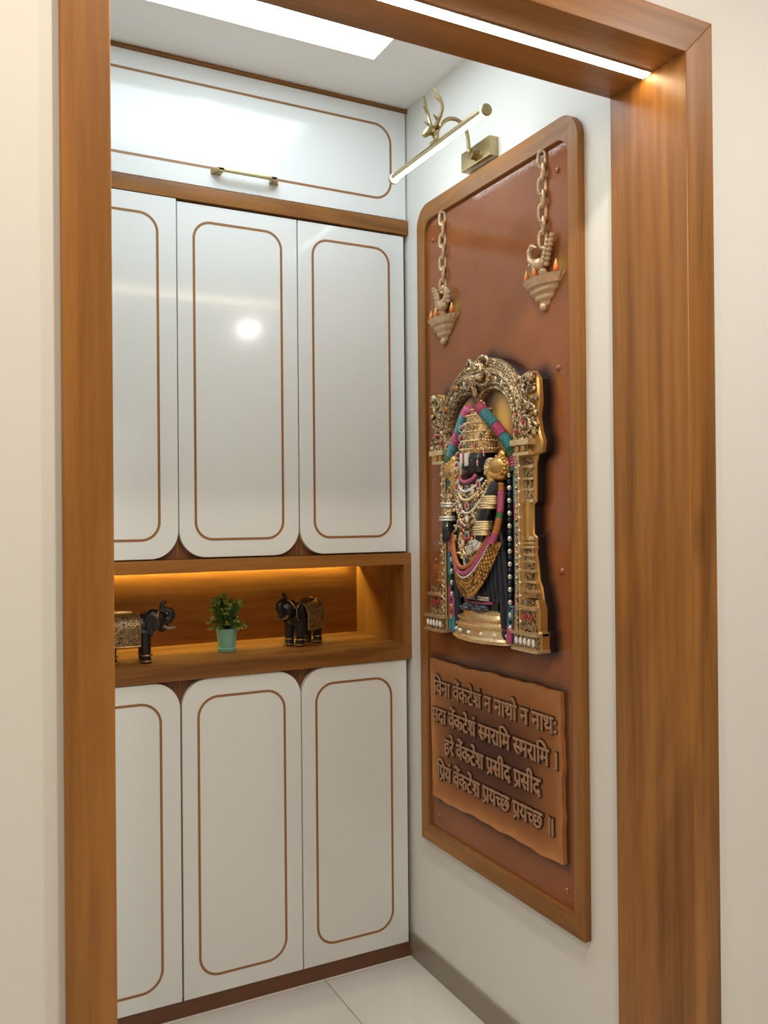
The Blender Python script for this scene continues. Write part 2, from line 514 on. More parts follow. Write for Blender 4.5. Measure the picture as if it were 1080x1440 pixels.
def door(parent, x0, x1, z0, z1, rad, inlay, irad, proud=0.0, name='door'):
    y = D - proud
    d_ = MB().prism(rrect(x0, x1, z0, z1, *rad), door_fn, y + 0.018, y, 0.0012).build(name, MT['lacquer'], parent)
    ix0, ix1, iz0, iz1 = inlay
    w = 0.0034
    o_ = rrect(ix0 - w, ix1 + w, iz0 - w, iz1 + w, *[irad + w] * 4)
    i_ = rrect(ix0 + w, ix1 - w, iz0 + w, iz1 - w, *[irad - w] * 4)
    MB().ring(o_, i_, door_fn, y + 0.0004, y - 0.0006).build('inlay_line', MT['inlay'], d_)
    return d_

# loft cabinet under the ceiling
loft = empty('loft_cabinet', ((XL + W) / 2, (D + YB) / 2, 2.255))
MB().box(XL, W, YC, YB, 2.2555, 2.599).build('carcass', MT['carcass'], loft)
flap = door(loft, XL + 0.014, 1.2895, 2.2585, 2.5885, (0, 0, 0, 0), (0.237, 1.2374, 2.3131, 2.5370), 0.055, name='flap_door')
MB().box(XL, W, PF, YC, 2.5895, 2.5985, 0.001).build('top_batten', MT['wood_x'], loft)
hd = MB()
hz, hy0 = 2.3040, D - 0.026
hd.box(0.690, 0.860, hy0 - 0.005, hy0 + 0.004, hz - 0.005, hz + 0.004, 0.0015)
for x0, x1, s in ((0.676, 0.706, 1), (0.844, 0.874, -1)):
    prof = [(hy0 - 0.005, hz + 0.004), (hy0 + 0.006, hz + 0.004), (D, hz + 0.004), (D, hz - 0.006), (hy0 + 0.004, hz - 0.006)]
    xa, xb = (x0, x1)
    # flared foot: wide on the door, narrowing towards the bar
    n = 5
    vs = []
    ends = ((xa, xa + 0.016), (xb - 0.016, xb)) if s == 1 else ((xb - 0.016, xb), (xa, xa + 0.016))
    wide = (xa, xb - 0.002) if s == 1 else (xa + 0.002, xb)
    bar = (xa + 0.014, xb) if s == 1 else (xa, xb - 0.014)
    vs = [(wide[0], D, hz + 0.004), (wide[1], D, hz + 0.004), (wide[1], D, hz - 0.008), (wide[0], D, hz - 0.008),
          (bar[0], hy0 - 0.005, hz + 0.004), (bar[1], hy0 - 0.005, hz + 0.004), (bar[1], hy0 - 0.005, hz - 0.005), (bar[0], hy0 - 0.005, hz - 0.005)]
    hd.add(vs, [(0, 1, 2, 3), (4, 7, 6, 5), (0, 4, 5, 1), (1, 5, 6, 2), (2, 6, 7, 3), (3, 7, 4, 0)])
tag(hd.build('handle', MT['brass'], flap), 'brass bar handle with flared feet')
tag(loft, 'white lacquer loft cabinet with brass bar handle, directly under the alcove ceiling', 'cabinet')

# wall cabinet with three tall doors
wc = empty('wall_cabinet', ((XL + W) / 2, (D + YB) / 2, 1.238))
MB().box(XL, W, YC, YB, 1.2375, 2.2545).build('carcass', MT['carcass'], wc)
MB().box(XL, W, PF, YC, 2.2136, 2.2547, 0.0012).build('top_rail', MT['wood_x'], wc)
for x in (S1, S2 - 0.006, S2 + 0.010):
    MB().box(x - 0.0018, x + 0.0018, YC - 0.004, YC, 1.2385, 2.21).build('divider_edge', MT['wood_v'], wc)
ZU0, ZU1 = 1.2405, 2.2075
door(wc, X0, S1 - 0.0012, ZU0, 2.2120, (0, 0, 0.075, 0.075), (0.2795, 0.5285, 1.2915, 2.1610), 0.048, proud=0.004)
door(wc, S1 + 0.0022, S2 - 0.0012, ZU0 + 0.001, ZU1, (0, 0, 0.075, 0.075), (0.6280, 0.8805, 1.2905, 2.1610), 0.048)
door(wc, S2 + 0.0022, XR, ZU0 + 0.001, ZU1, (0, 0, 0, 0.075), (0.9780, 1.2280, 1.2895, 2.1605), 0.048)
MB().box(XL, X0 - 0.003, D + 0.001, YC, ZU0, ZU1).build('filler_strip', MT['lacquer'], wc)
tag(wc, 'white wall cabinet with three tall gold-lined doors above the wooden display shelf', 'cabinet')

# open display shelf between the cabinets
ZS0, ZS1, ZSI, ZST = 0.9120, 1.2367, 0.9590, 1.2015
XSI, YSB = 1.2680, 2.662
sh = empty('display_shelf', ((XL + W) / 2, (D + YB) / 2, ZS0))
MB().box(XL, W, PF, YB, ZS0, ZSI, 0.0012).build('bottom_board', MT['shelf_x'], sh)
MB().box(XL, W, PF, YB, ZST, ZS1, 0.0012).build('top_board', MT['shelf_x'], sh)
MB().box(XSI, W, PF + 0.0005, YB, ZSI, ZST, 0.0008).build('side_board', MT['shelf_v'], sh)
MB().box(XL, XL + 0.026, PF + 0.0005, YB, ZSI, ZST, 0.0008).build('side_board', MT['shelf_v'], sh)
MB().box(XL + 0.026, XSI, YSB, YB, ZSI, ZST).build('back_panel', MT['shelf_x'], sh)
MB().box(XL + 0.03, 1.235, YSB - 0.008, YSB - 0.001, ZST - 0.003, ZST).build('led_strip', emit('shelf_led_amber', (1.0, 0.92, 0.32), SHELF_EMIT), sh)
MB().box(XL + 0.026, XSI, YSB - 0.024, YSB - 0.018, ZST - 0.016, ZST).build('added_led_baffle', MT['shelf_x'], sh)  # added lip, keeps the strip's light at the back of the shelf
tag(sh, 'open wooden display shelf lit from above by a warm light strip', 'shelf')

# base cabinet
bc = empty('base_cabinet', ((XL + W) / 2, (D + YB) / 2, 0))
MB().box(XL, W - 0.004, YC, YB, 0.0455, ZS0 - 0.0005).build('carcass', MT['carcass'], bc)
MB().box(XL, W - 0.008, D + 0.006, YB, 0.0, 0.0450).build('plinth', MT['plinth'], bc)
ZB0, ZB1 = 0.0470, 0.9095
for x in (S1 + 0.004, S2 + 0.002):
    MB().box(x - 0.0016, x + 0.0016, YC - 0.004, YC, ZB0, ZB1).build('divider_edge', MT['wood_v'], bc)
door(bc, X0, S1 + 0.0012, ZB0, ZB1, (0.075, 0.075, 0, 0), (0.2795, 0.5290, 0.0940, 0.8570), 0.055)
door(bc, S1 + 0.0060, S2 + 0.0002, ZB0, ZB1 + 0.001, (0.075, 0.075, 0, 0), (0.6310, 0.8800, 0.0970, 0.8590), 0.055)
door(bc, S2 + 0.0034, XR - 0.002, ZB0, ZB1 + 0.001, (0.075, 0, 0, 0), (0.9780, 1.2240, 0.1020, 0.8620), 0.055)
MB().box(XL, X0 - 0.003, D + 0.001, YC, ZB0, ZB1).build('filler_strip', MT['lacquer'], bc)
tag(bc, 'white base cabinet with three gold-lined doors standing on the tiled floor', 'cabinet')

# ------------------------------------------------------------------ picture light on the right wall
TX, TZ, TY0, TY1 = 1.150, 2.3000, 1.682, 2.158
pl = empty('picture_light', (W, 1.913, 2.302))
MB().box(1.267, W, 1.846, 1.981, 2.277, 2.327, 0.0012).build('wall_box', MT['brass'], pl)
MB().lathe([(0.013, -0.020), (0.013, -0.004), (0.015, 0.0)], (1.267, 1.905, 2.296), 20, ax=0).build('socket', MT['brass_dk'], pl)
arm = smooth_path([(1.262, 1.905, 2.297), (1.250, 1.905, 2.297), (1.243, 1.905, 2.306), (1.241, 1.906, 2.335), (1.234, 1.908, 2.362), (1.212, 1.911, 2.380), (1.184, 1.914, 2.378), (1.162, 1.918, 2.356), (1.153, 1.920, 2.330), (1.151, 1.920, 2.312)], 6)
MB().tube(arm, 0.0052, 12).build('gooseneck_arm', MT['brass'], pl)
# half-shell housing, glowing lens below it, two end caps
def arc_bar(a0, a1, r0, r1, y0, y1, n=14):
    mb = MB()
    poly = []
    for k in range(n + 1):
        a = R(a0 + (a1 - a0) * k / n); poly.append((r1 * math.cos(a), r1 * math.sin(a)))
    for k in range(n, -1, -1):
        a = R(a0 + (a1 - a0) * k / n); poly.append((r0 * math.cos(a), r0 * math.sin(a)))
    vs = [(TX + x, y, TZ + z) for y in (y0, y1) for x, z in poly]
    m = len(poly)
    fs = [(i, (i + 1) % m, m + (i + 1) % m, m + i) for i in range(m)]
    h = n + 1
    for base in (0, m):
        for i in range(n):
            fs.append((base + i, base + i + 1, base + m - 2 - i, base + m - 1 - i))
    mb.add(vs, fs)
    return mb
arc_bar(28, 212, 0.0095, 0.0125, TY0 + 0.008, TY1 - 0.008).build('housing', MT['brass'], pl)
lens = MB()
lens.tube([(TX, TY0 + 0.009, TZ - 0.0005), (TX, TY1 - 0.009, TZ - 0.0005)], 0.0094, 20)
for y_ in (TY0 + 0.0125, TY1 - 0.0125):
    lens.tube([(TX, y_ - 0.002, TZ), (TX, y_ + 0.002, TZ)], 0.0131, 20)
lens.build('lens_tube', emit('tube_cool_white', (0.94, 0.98, 1.0), TUBE_EMIT), pl)
for y0, y1 in ((TY0, TY0 + 0.010), (TY1 - 0.010, TY1)):
    MB().lathe([(0.0120, y0), (0.0138, y0 + 0.0015), (0.0138, y1 - 0.0015), (0.0120, y1)], (TX, 0, TZ), 24, ax=1).build('end_cap', MT['brass'], pl)
# stag's-head ornament in the middle of the tube
st = MB()
HY = 1.925
st.box(TX - 0.006, TX + 0.012, HY - 0.016, HY + 0.016, TZ + 0.010, TZ + 0.020, 0.002)
st.build('ornament_saddle', MT['brass'], pl)
hm = MB()
hm.tube(smooth_path([(TX + 0.008, HY, TZ + 0.018), (TX + 0.004, HY, TZ + 0.032), (TX - 0.004, HY, TZ + 0.046), (TX - 0.018, HY, TZ + 0.040), (TX - 0.032, HY, TZ + 0.026)], 5),
        [0.008] * 5 + [0.010] * 5 + [0.0125] * 5 + [0.0115, 0.0105, 0.0095, 0.008, 0.007, 0.005], 10)
for s in (-1, 1):
    hm.ball((TX + 0.004, HY + s * 0.017, TZ + 0.050), (0.003, 0.011, 0.005))
head = hm.build('stag_head', MT['brass'], pl)
for s in (-1, 1):
    an = MB()
    base = Vector((TX - 0.002, HY + s * 0.006, TZ + 0.052))
    main = smooth_path([base, base + Vector((0.004, s * 0.016, 0.018)), base + Vector((0.006, s * 0.028, 0.040)), base + Vector((-0.002, s * 0.027, 0.066)), base + Vector((-0.014, s * 0.018, 0.090))], 5)
    n = len(main)
    an.tube(main, [0.0062 * (1 - 0.55 * i / (n - 1)) for i in range(n)], 8)
    for i, dv in ((4, Vector((-0.016, s * 0.004, 0.008))), (13, Vector((-0.014, -s * 0.006, 0.010)))):
        an.tube([main[i], main[i] + dv * 0.6, main[i] + dv * 1.15], [0.0048, 0.0036, 0.0012], 7)
    an.build('antler', MT['brass'], head)
tag(pl, 'brass picture light with glowing tube and stag head ornament above the wall panel', 'wall lamp')

# ------------------------------------------------------------------ devotional wall panel
YC0, ZC0 = 1.870, 1.030
def P(a, b, e):
    """panel coordinates: a to the right, b up, e out of the wall"""
    return (W - e, YC0 - a, ZC0 + b)
AO0, AO1, BO0, BO1 = YC0 - 2.2415, YC0 - 1.5140, 0.398 - ZC0, 2.262 - ZC0       # frame outside
AI0, AI1, BI0, BI1 = YC0 - 2.1975, YC0 - 1.5500, 0.447 - ZC0, 2.211 - ZC0       # frame inside
wp = empty('relief_panel', (W, YC0, 0.398))

# frame: two mitred stiles, two rails with rounded top corners, as one board per piece
def half_frame(name, cut0, cut1, mat):
    """the stretch of the frame between two outline indices"""
    mb = MB()
    o = FO[cut0:cut1 + 1]; i = FI[cut0:cut1 + 1]
    n = len(o)
    c = 0.0012
    oo = FO2[cut0:cut1 + 1]; ii = FI2[cut0:cut1 + 1]
    rings = [[P(*p, 0.001) for p in o], [P(*p, 0.020 - c) for p in o], [P(*p, 0.020) for p in oo], [P(*p, 0.020) for p in ii], [P(*p, 0.020 - c) for p in i], [P(*p, 0.001) for p in i]]
    vs = [p for r in rings for p in r]
    fs = []
    for k in range(6):
        k2 = (k + 1) % 6
        for j in range(n - 1):
            fs.append((k * n + j, k * n + j + 1, k2 * n + j + 1, k2 * n + j))
    for e_ in (0, n - 1):
        fs.append(tuple(k * n + e_ for k in range(6)))
    mb.add(vs, fs)
    return mb.build(name, mat, frame)
RN = 14
FO = rrect(AO0, AO1, BO0, BO1, 0.062, 0.062, 0, 0, RN)
FI = rrect(AI0, AI1, BI0, BI1, 0.040, 0.040, 0, 0, RN)
FO2 = offset_poly(FO, -0.0012); FI2 = offset_poly(FI, 0.0012)
for q in (FO, FI, FO2, FI2): q.append(q[0])
frame = empty('frame', (0, 0, 0)); frame.parent = wp
# order of the outline: bl, br, tr arc (RN+1), tl arc (RN+1), bl
half_frame('bottom_rail', 0, 1, MT['wood_y'])
half_frame('stile', 1, 2 + RN // 2, MT['wood_v2'])
half_frame('top_rail', 2 + RN // 2, 2 + RN + 1 + RN // 2, MT['wood_y'])
half_frame('stile', 2 + RN + 1 + RN // 2, 2 + 2 * RN + 2, MT['wood_v'])

# --- relief outline (right half), bottom to top
EDGE = [(0.257, 0.0), (0.257, 0.046), (0.250, 0.050), (0.250, 0.100), (0.242, 0.122), (0.236, 0.150), (0.226, 0.168), (0.222, 0.205), (0.216, 0.230), (0.218, 0.268),
        (0.206, 0.276), (0.206, 0.345), (0.217, 0.353), (0.218, 0.440), (0.226, 0.462), (0.250, 0.466), (0.254, 0.492), (0.242, 0.518), (0.236, 0.552), (0.243, 0.585), (0.239, 0.640), (0.222, 0.660), (0.186, 0.654)]
ARC = [(0.203 * math.cos(R(t)), 0.520 + 0.203 * math.sin(R(t))) for t in (36, 44, 52, 60, 68, 76, 82)]
HALF = EDGE + ARC
OUTLINE = HALF + [(0.0, 0.732)] + [(-a, b) for a, b in reversed(HALF)]

# --- board with its airbrushed paint: brown, dark around the mouldings, yellow-green around the flames
FLAMES = []
LAMP_A = (-0.229, 0.226)
for s, la in ((-1, LAMP_A[0]), (1, LAMP_A[1])):
    for fa in (-0.056, -0.012, 0.056):
        FLAMES.append((la - s * 0 + fa, 0.888))
PLQ = [(-0.310, -0.093), (0.281, -0.089), (0.287, -0.483), (-0.300, -0.489)]
def dist_poly(pts, poly):
    """distance of points to an outline, 0 inside"""
    x, y = pts[:, 0], pts[:, 1]
    d = np.full(len(pts), 9.0); ins = np.zeros(len(pts), bool)
    n = len(poly)
    for i in range(n):
        (ax, ay), (bx, by) = poly[i], poly[(i + 1) % n]
        ex, ey = bx - ax, by - ay
        l2 = ex * ex + ey * ey + 1e-12
        t = np.clip(((x - ax) * ex + (y - ay) * ey) / l2, 0, 1)
        d = np.minimum(d, np.hypot(x - ax - t * ex, y - ay - t * ey))
        if abs(ey) > 1e-12:
            c = ((ay > y) != (by > y)) & (x < (bx - ax) * (y - ay) / ey + ax)
            ins ^= c
    d[ins] = 0
    return d
nu, nv = 118, 310
A0, A1, B0, B1 = AI0 - 0.012, AI1 + 0.012, BI0 - 0.012, BI1 + 0.012
bd = MB()
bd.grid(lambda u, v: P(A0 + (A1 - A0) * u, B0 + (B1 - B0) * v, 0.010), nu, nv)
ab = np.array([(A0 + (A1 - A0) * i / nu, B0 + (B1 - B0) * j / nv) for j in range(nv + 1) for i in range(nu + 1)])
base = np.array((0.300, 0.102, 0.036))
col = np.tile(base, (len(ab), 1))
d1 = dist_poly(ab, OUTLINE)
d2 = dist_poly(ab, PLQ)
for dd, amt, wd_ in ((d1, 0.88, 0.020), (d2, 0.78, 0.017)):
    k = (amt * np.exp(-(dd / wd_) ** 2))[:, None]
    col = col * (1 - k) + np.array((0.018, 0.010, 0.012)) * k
for fa, fb in FLAMES:
    k = (0.55 * np.exp(-(((ab[:, 0] - fa) / 0.018) ** 2 + ((ab[:, 1] - fb) / 0.028) ** 2)))[:, None]
    col = col * (1 - k) + np.array((0.42, 0.36, 0.05)) * k
MT['board'] = painted('airbrushed_brown_board', rough=0.09, spec=0.34, bump=0.14, bscale=150, grain=0.10, gscale=9)
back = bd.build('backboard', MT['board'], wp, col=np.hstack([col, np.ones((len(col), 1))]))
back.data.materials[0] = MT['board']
riv = MB().lathe([(0.0075, 0.0), (0.0070, 0.0025), (0.0045, 0.0050), (0.0010, 0.0058)], (0, 0, 0), 14, ax=0)
riv.v = [(-x, y, z) for x, y, z in riv.v]
riv_me = riv.mesh('rivet', plain('copper_rivet', (0.36, 0.12, 0.055), 0.25, metal=0.3, coat=0.5))
for a, b in ((-0.292, 1.119), (0.276, 1.119), (0.272, 0.661), (0.278, 0.191), (-0.290, 0.191), (-0.284, -0.543), (0.285, -0.543)):
    o = bpy.data.objects.new('rivet', riv_me); COL.objects.link(o); o.parent = back
    w_ = Vector(P(a, b, 0.010)); o.location = w_ - Vector(wp.location)

# --- hanging oil lamps on chains, moulded on the board
MT['chain'] = plain('antique_copper_gold', (0.60, 0.41, 0.24), 0.33, metal=0.35, noise=0.5, nscale=70)
MT['flame'] = painted('painted_flame', rough=0.3, coat=0.5, grain=0.02)
def lamp(ca, mir):
    t = 1 if mir else -1
    la = MB()
    # stepped, scalloped bowl: half-round body seen against the board
    def bowl(u, v):
        th = math.pi * u
        # flaring cup, a ridge every few millimetres
        wid = 0.068 * (1 - v) ** 0.92 + 0.007
        st = 0.0032 * (0.5 + 0.5 * math.cos(v * 26)) if v > 0.30 else (0.0045 if v > 0.24 else 0.0)
        sc = 1 + 0.030 * math.cos(th * 20) * max(0, 1 - v * 4.0)
        rr = wid * sc
        return P(ca - (rr + st) * math.cos(th), 0.880 - 0.068 * v, 0.011 + (0.46 * rr + st) * math.sin(th))
    la.grid(bowl, 60, 60)
    la.ball(P(ca, 0.812, 0.016), (0.010, 0.010, 0.011))
    la.grid(lambda u, v: P(ca - 0.074 * math.cos(math.pi * u) * (1 - v), 0.879 + 0.002 * abs(math.cos(math.pi * u * 9)), 0.011 + 0.030 * math.sin(math.pi * u) * (1 - v)), 48, 3)
    body = la.build('hanging_lamp', MT['chain'], wp)
    # bird perched over the bowl, tail feathers swept up to one side
    bi = MB()
    bi.ball(P(ca - t * 0.010, 0.912, 0.024), (0.014, 0.024, 0.017))
    bi.tube([P(*p) for p in smooth_path([(ca - t * 0.018, 0.918, 0.026), (ca - t * 0.034, 0.930, 0.028), (ca - t * 0.036, 0.948, 0.028), (ca - t * 0.026, 0.956, 0.028)], 5)], [0.010, 0.0095, 0.009, 0.0085, 0.008, 0.0078, 0.0075, 0.0073, 0.007, 0.0075, 0.008, 0.0085, 0.008, 0.006, 0.004, 0.002], 8)
    bi.ball(P(ca - t * 0.024, 0.957, 0.030), (0.0085, 0.0095, 0.0085), 10, 7)
    bi.tube([P(ca - t * 0.016, 0.956, 0.032), P(ca - t * 0.004, 0.951, 0.032)], [0.0045, 0.0008], 7)
    for k in range(3):
        bi.ball(P(ca - t * (0.040 + 0.002 * k), 0.918 + 0.012 * k, 0.024), 0.006, 8, 5)
    for k in range(7):
        f_ = k / 6
        bi.ball(P(ca + t * (0.020 + 0.020 * f_), 0.908 + 0.062 * f_, 0.022), (0.007, 0.0085, 0.0065), 8, 5)
        if k < 6: bi.ball(P(ca + t * (0.008 + 0.020 * f_), 0.914 + 0.055 * f_, 0.024), (0.007, 0.008, 0.007), 8, 5)
    bi.ball(P(ca, 0.893, 0.020), (0.010, 0.018, 0.012))
    bi.build('bird_ornament', MT['chain'], body)
    # three flames along the rim
    for fa in (-0.056, -0.012, 0.056):
        fl = MB()
        prof = [(0.0010, 0.0), (0.0062, 0.005), (0.0072, 0.011), (0.0052, 0.020), (0.0020, 0.029), (0.0004, 0.034)]
        e_ = 0.018 + 0.016 * math.cos(fa / 0.068 * 1.5)
        fl.lathe([(r, h) for r, h in prof], P(ca + fa, 0.878, e_), 12)
        cc = []
        for v in fl.v:
            h = (v[2] - (ZC0 + 0.878)) / 0.034
            lo, mi, hi = np.array((0.50, 0.05, 0.01)), np.array((0.85, 0.24, 0.02)), np.array((0.95, 0.72, 0.30))
            cc.append((*(lo * (1 - h * 2) + mi * h * 2 if h < .5 else mi * (2 - 2 * h) + hi * (2 * h - 1)), 1))
        fl.build('flame', MT['flame'], body, col=cc)
    # chain of open links
    n, top, bot = 7, 1.178, 0.955
    step = (top - bot) / n
    for k in range(n):
        cb = top - (k + 0.5) * step
        tilt = R(13) * (1 if k % 2 else -1)
        pts = []
        for q in range(17):
            th = 2 * math.pi * q / 16
            x = 0.0092 * math.copysign(abs(math.cos(th)) ** 0.7, math.cos(th)); y = (step * 0.62) * math.copysign(abs(math.sin(th)) ** 0.8, math.sin(th))
            pts.append(P(ca + x * math.cos(tilt * 2.2) + 0.0012 * (1 if k % 2 else -1), cb + y, 0.016 + x * math.sin(tilt * 2.2)))
        MB().tube(pts, 0.0047, 8, caps=False).build('chain_link', MT['chain'], body)
    return body
l1 = lamp(LAMP_A[0], False)
l2 = lamp(LAMP_A[1], True)

# ------------------------------------------------------------------ the deity relief on the board
MT['gilt'] = antique('carved_gilt', (0.74, 0.57, 0.34), (0.085, 0.045, 0.022), 0.56, 330, 0.29, 0.45, 0.7)
MT['gilt_fine'] = antique('fine_carved_gilt', (0.68, 0.51, 0.29), (0.055, 0.030, 0.016), 0.60, 430, 0.30, 0.5, 0.65)
MT['gold'] = plain('smooth_gold_paint', (0.62, 0.37, 0.12), 0.33, metal=0.7, noise=0.22, nscale=30, bump=0.15, bscale=90)
MT['gold_lt'] = plain('pale_gold', (0.80, 0.62, 0.36), 0.26, metal=0.7, noise=0.2, nscale=60)
MT['silver'] = plain('silvery_bead', (0.78, 0.74, 0.66), 0.25, metal=0.6)
MT['black'] = plain('black_stone_paint', (0.012, 0.013, 0.017), 0.28, coat=0.4)
MT['navy'] = plain('dark_navy_robe', (0.018, 0.022, 0.036), 0.42, noise=0.3, nscale=30)
MT['dkside'] = plain('black_backing_paint', (0.016, 0.010, 0.010), 0.35, coat=0.3)
MT['pink'] = plain('pink_flower_paint', (0.46, 0.085, 0.19), 0.42, noise=0.5, nscale=160, bump=0.8, bscale=260)
MT['teal'] = plain('teal_flower_paint', (0.065, 0.26, 0.31), 0.40, noise=0.5, nscale=170, bump=0.8, bscale=260)
MT['green'] = plain('green_leaf_paint', (0.03, 0.14, 0.045), 0.40, noise=0.5, nscale=160, bump=0.7, bscale=260)
MT['orange'] = plain('orange_flower_paint', (0.45, 0.15, 0.03), 0.42, noise=0.45, nscale=160, bump=0.8, bscale=260)
MT['ruby'] = plain('ruby_glass', (0.40, 0.012, 0.030), 0.12, coat=0.8)
MT['emerald'] = plain('emerald_glass', (0.010, 0.085, 0.035), 0.12, coat=0.8)
MT['amber'] = plain('amber_glass', (0.62, 0.22, 0.02), 0.14, coat=0.8)
MT['pearl'] = plain('white_pearl', (0.78, 0.76, 0.72), 0.18, coat=0.6)
MT['white'] = plain('white_mark_paint', (0.75, 0.74, 0.70), 0.4)
MT['aura'] = painted('painted_aura', rough=0.35, coat=0.4, grain=0.06)
rng = random.Random(4)

# dark lower slab and gilt upper slab, same outline, standing off the board
deity = MB().prism(offset_poly(OUTLINE, -0.001), P, 0.009, 0.033).build('deity_relief', MT['dkside'], wp)
TINY = ('beads', 'gems', 'leaves', 'reeds', 'pearls', 'stones', 'strand', 'setting', 'bosses', 'anklets', 'garland', 'blocks', 'bracelets')
def sub(mb, name, mat, col=None, smooth=40):
    o = mb.build(name, mat, deity, smooth=smooth, col=col)
    if any(t in name for t in TINY) and name != 'garland_blossoms': o['kind'] = 'stuff'
    return o

# inner outline of the niche (arched with a cusp), shared by the arch and the back plate
INN = [(-0.150, 0.470), (-0.150, 0.505), (-0.152, 0.535), (-0.146, 0.570), (-0.130, 0.600), (-0.105, 0.623), (-0.070, 0.636), (-0.032, 0.634), (-0.010, 0.622), (0.0, 0.612),
       (0.010, 0.622), (0.032, 0.634), (0.070, 0.636), (0.105, 0.623), (0.130, 0.600), (0.146, 0.570), (0.152, 0.535), (0.150, 0.505), (0.150, 0.470)]
# gold side slab: outline minus the niche, built as two posts and the arch
EO = [(a, b) for a, b in HALF if b <= 0.50]
for s in (1, -1):
    poly = [(s * a, b) for a, b in EO] + [(s * 0.205, 0.505), (s * 0.162, 0.500), (s * 0.162, 0.0)]
    if s < 0: poly = poly[::-1]
    gs = MB()
    gs.prism(poly, P, 0.032, 0.036, 0.002)
    low = [(s * a, b) for a, b in EDGE if b <= 0.125] + [(s * 0.162, 0.122), (s * 0.162, 0.0)]
    if s < 0: low = low[::-1]
    gs.prism(low, P, 0.034, 0.056, 0.004)
    top = [(s * a, b) for a, b in EDGE if b >= 0.46] + [(s * 0.160, 0.625), (s * 0.165, 0.50), (s * 0.20, 0.462)]
    if s < 0: top = top[::-1]
    gs.prism(top, P, 0.032, 0.046, 0.004)
    sub(gs, 'gold_side', MT['gold'])

# --- arch: carved band with rolls and grooves, denser towards the rim
def inn(t):
    k = t * (len(INN) - 1); i = min(int(k), len(INN) - 2); f_ = k - i
    return (INN[i][0] * (1 - f_) + INN[i + 1][0] * f_, INN[i][1] * (1 - f_) + INN[i + 1][1] * f_)
def out(t):
    th = R(196 - 212 * t)
    return (0.203 * math.cos(th), 0.520 + 0.206 * math.sin(th))
def arch_p(t, s, extra=0.0):
    (a0, b0), (a1, b1) = inn(t), out(t)
    roll = 0.0
    for c, w_, h in ((0.06, 0.10, 0.010), (0.24, 0.07, 0.006), (0.62, 0.07, 0.007), (0.80, 0.06, 0.006), (0.95, 0.08, 0.009)):
        roll = max(roll, h * math.sqrt(max(0, 1 - ((s - c) / w_) ** 2)))
    e = 0.040 + 0.014 * math.sin(math.pi * min(1, s * 0.9 + 0.1)) + roll
    if 0.30 < s < 0.56: e += 0.0035 * math.cos(t * 150) * math.sin((s - 0.30) / 0.26 * math.pi)
    if s > 0.985 or s < 0.012: e = 0.030
    return (a0 + (a1 - a0) * s, b0 + (b1 - b0) * s, e + extra)
ar = MB()
ar.grid(lambda u, v: P(*arch_p(u, v)), 200, 40)
sub(ar, 'arch', MT['gilt_fine'], smooth=60)
bd_ = MB()
for k in range(74):
    t = 0.04 + 0.92 * k / 73
    bd_.ball(P(*arch_p(t, 0.71, 0.001)), 0.0030, 7, 4)
for k in range(60):
    t = 0.02 + 0.96 * k / 59
    bd_.ball(P(*arch_p(t, 0.16, 0.001)), 0.0022, 6, 4)
sub(bd_, 'arch_beads', MT['gold_lt'])
rim = MB()
for k in range(62):                                     # little upright leaves along the crest
    t = 0.10 + 0.80 * k / 61
    if abs(t - 0.5) < 0.06: continue
    a, b, e = arch_p(t, 0.88)
    rim.ball(P(a, b, e + 0.001), (0.0035, 0.0034, 0.0050), 7, 4)
sub(rim, 'crest_leaves', MT['gilt'])
for nm, mt, ts in (('amber_gems', 'amber', (0.22, 0.335, 0.60, 0.44)), ('pearl_gems', 'pearl', (0.27, 0.70, 0.385)), ('yellow_gems', 'gold_lt', (0.12, 0.80, 0.655)), ('ruby_gems', 'ruby', (0.08, 0.92))):
    gm = MB()
    for t in ts:
        gm.ball(P(*arch_p(t, 0.43, 0.003)), (0.005, 0.0042, 0.0068), 8, 6)
    sub(gm, nm, MT[mt])

# --- lion mask at the crown of the arch
mk = MB()
mk.ball(P(0, 0.690, 0.056), (0.018, 0.034, 0.030), 14, 10)
mk.ball(P(0, 0.668, 0.068), (0.014, 0.018, 0.014), 12, 8)
for s in (-1, 1):
    mk.ball(P(s * 0.015, 0.695, 0.072), (0.007, 0.008, 0.008), 10, 6)
    mk.ball(P(s * 0.020, 0.672, 0.064), (0.012, 0.016, 0.012), 10, 6)
    mk.tube([P(*p) for p in smooth_path([(s * 0.012, 0.708, 0.062), (s * 0.026, 0.722, 0.060), (s * 0.042, 0.720, 0.056), (s * 0.048, 0.708, 0.054), (s * 0.040, 0.700, 0.056)], 4)], [0.0065] * 6 + [0.0055] * 6 + [0.004] * 5, 8)
    mk.tube([P(*p) for p in smooth_path([(s * 0.010, 0.664, 0.066), (s * 0.030, 0.650, 0.062), (s * 0.050, 0.654, 0.058), (s * 0.056, 0.668, 0.056), (s * 0.046, 0.676, 0.056)], 4)], [0.006] * 6 + [0.005] * 6 + [0.004] * 5, 8)
    for k in range(4):
        mk.ball(P(s * (0.030 + 0.010 * k), 0.690 - 0.006 * k, 0.056), (0.008, 0.007, 0.006), 8, 5)
mk.tube([P(*p) for p in smooth_path([(0, 0.672, 0.070), (0, 0.650, 0.066), (0, 0.628, 0.058), (0, 0.612, 0.050)], 4)], [0.010, 0.0098, 0.0095, 0.009, 0.0085, 0.008, 0.0075, 0.007, 0.0065, 0.006, 0.0055, 0.005, 0.004], 8)
sub(mk, 'lion_mask', MT['gilt'])

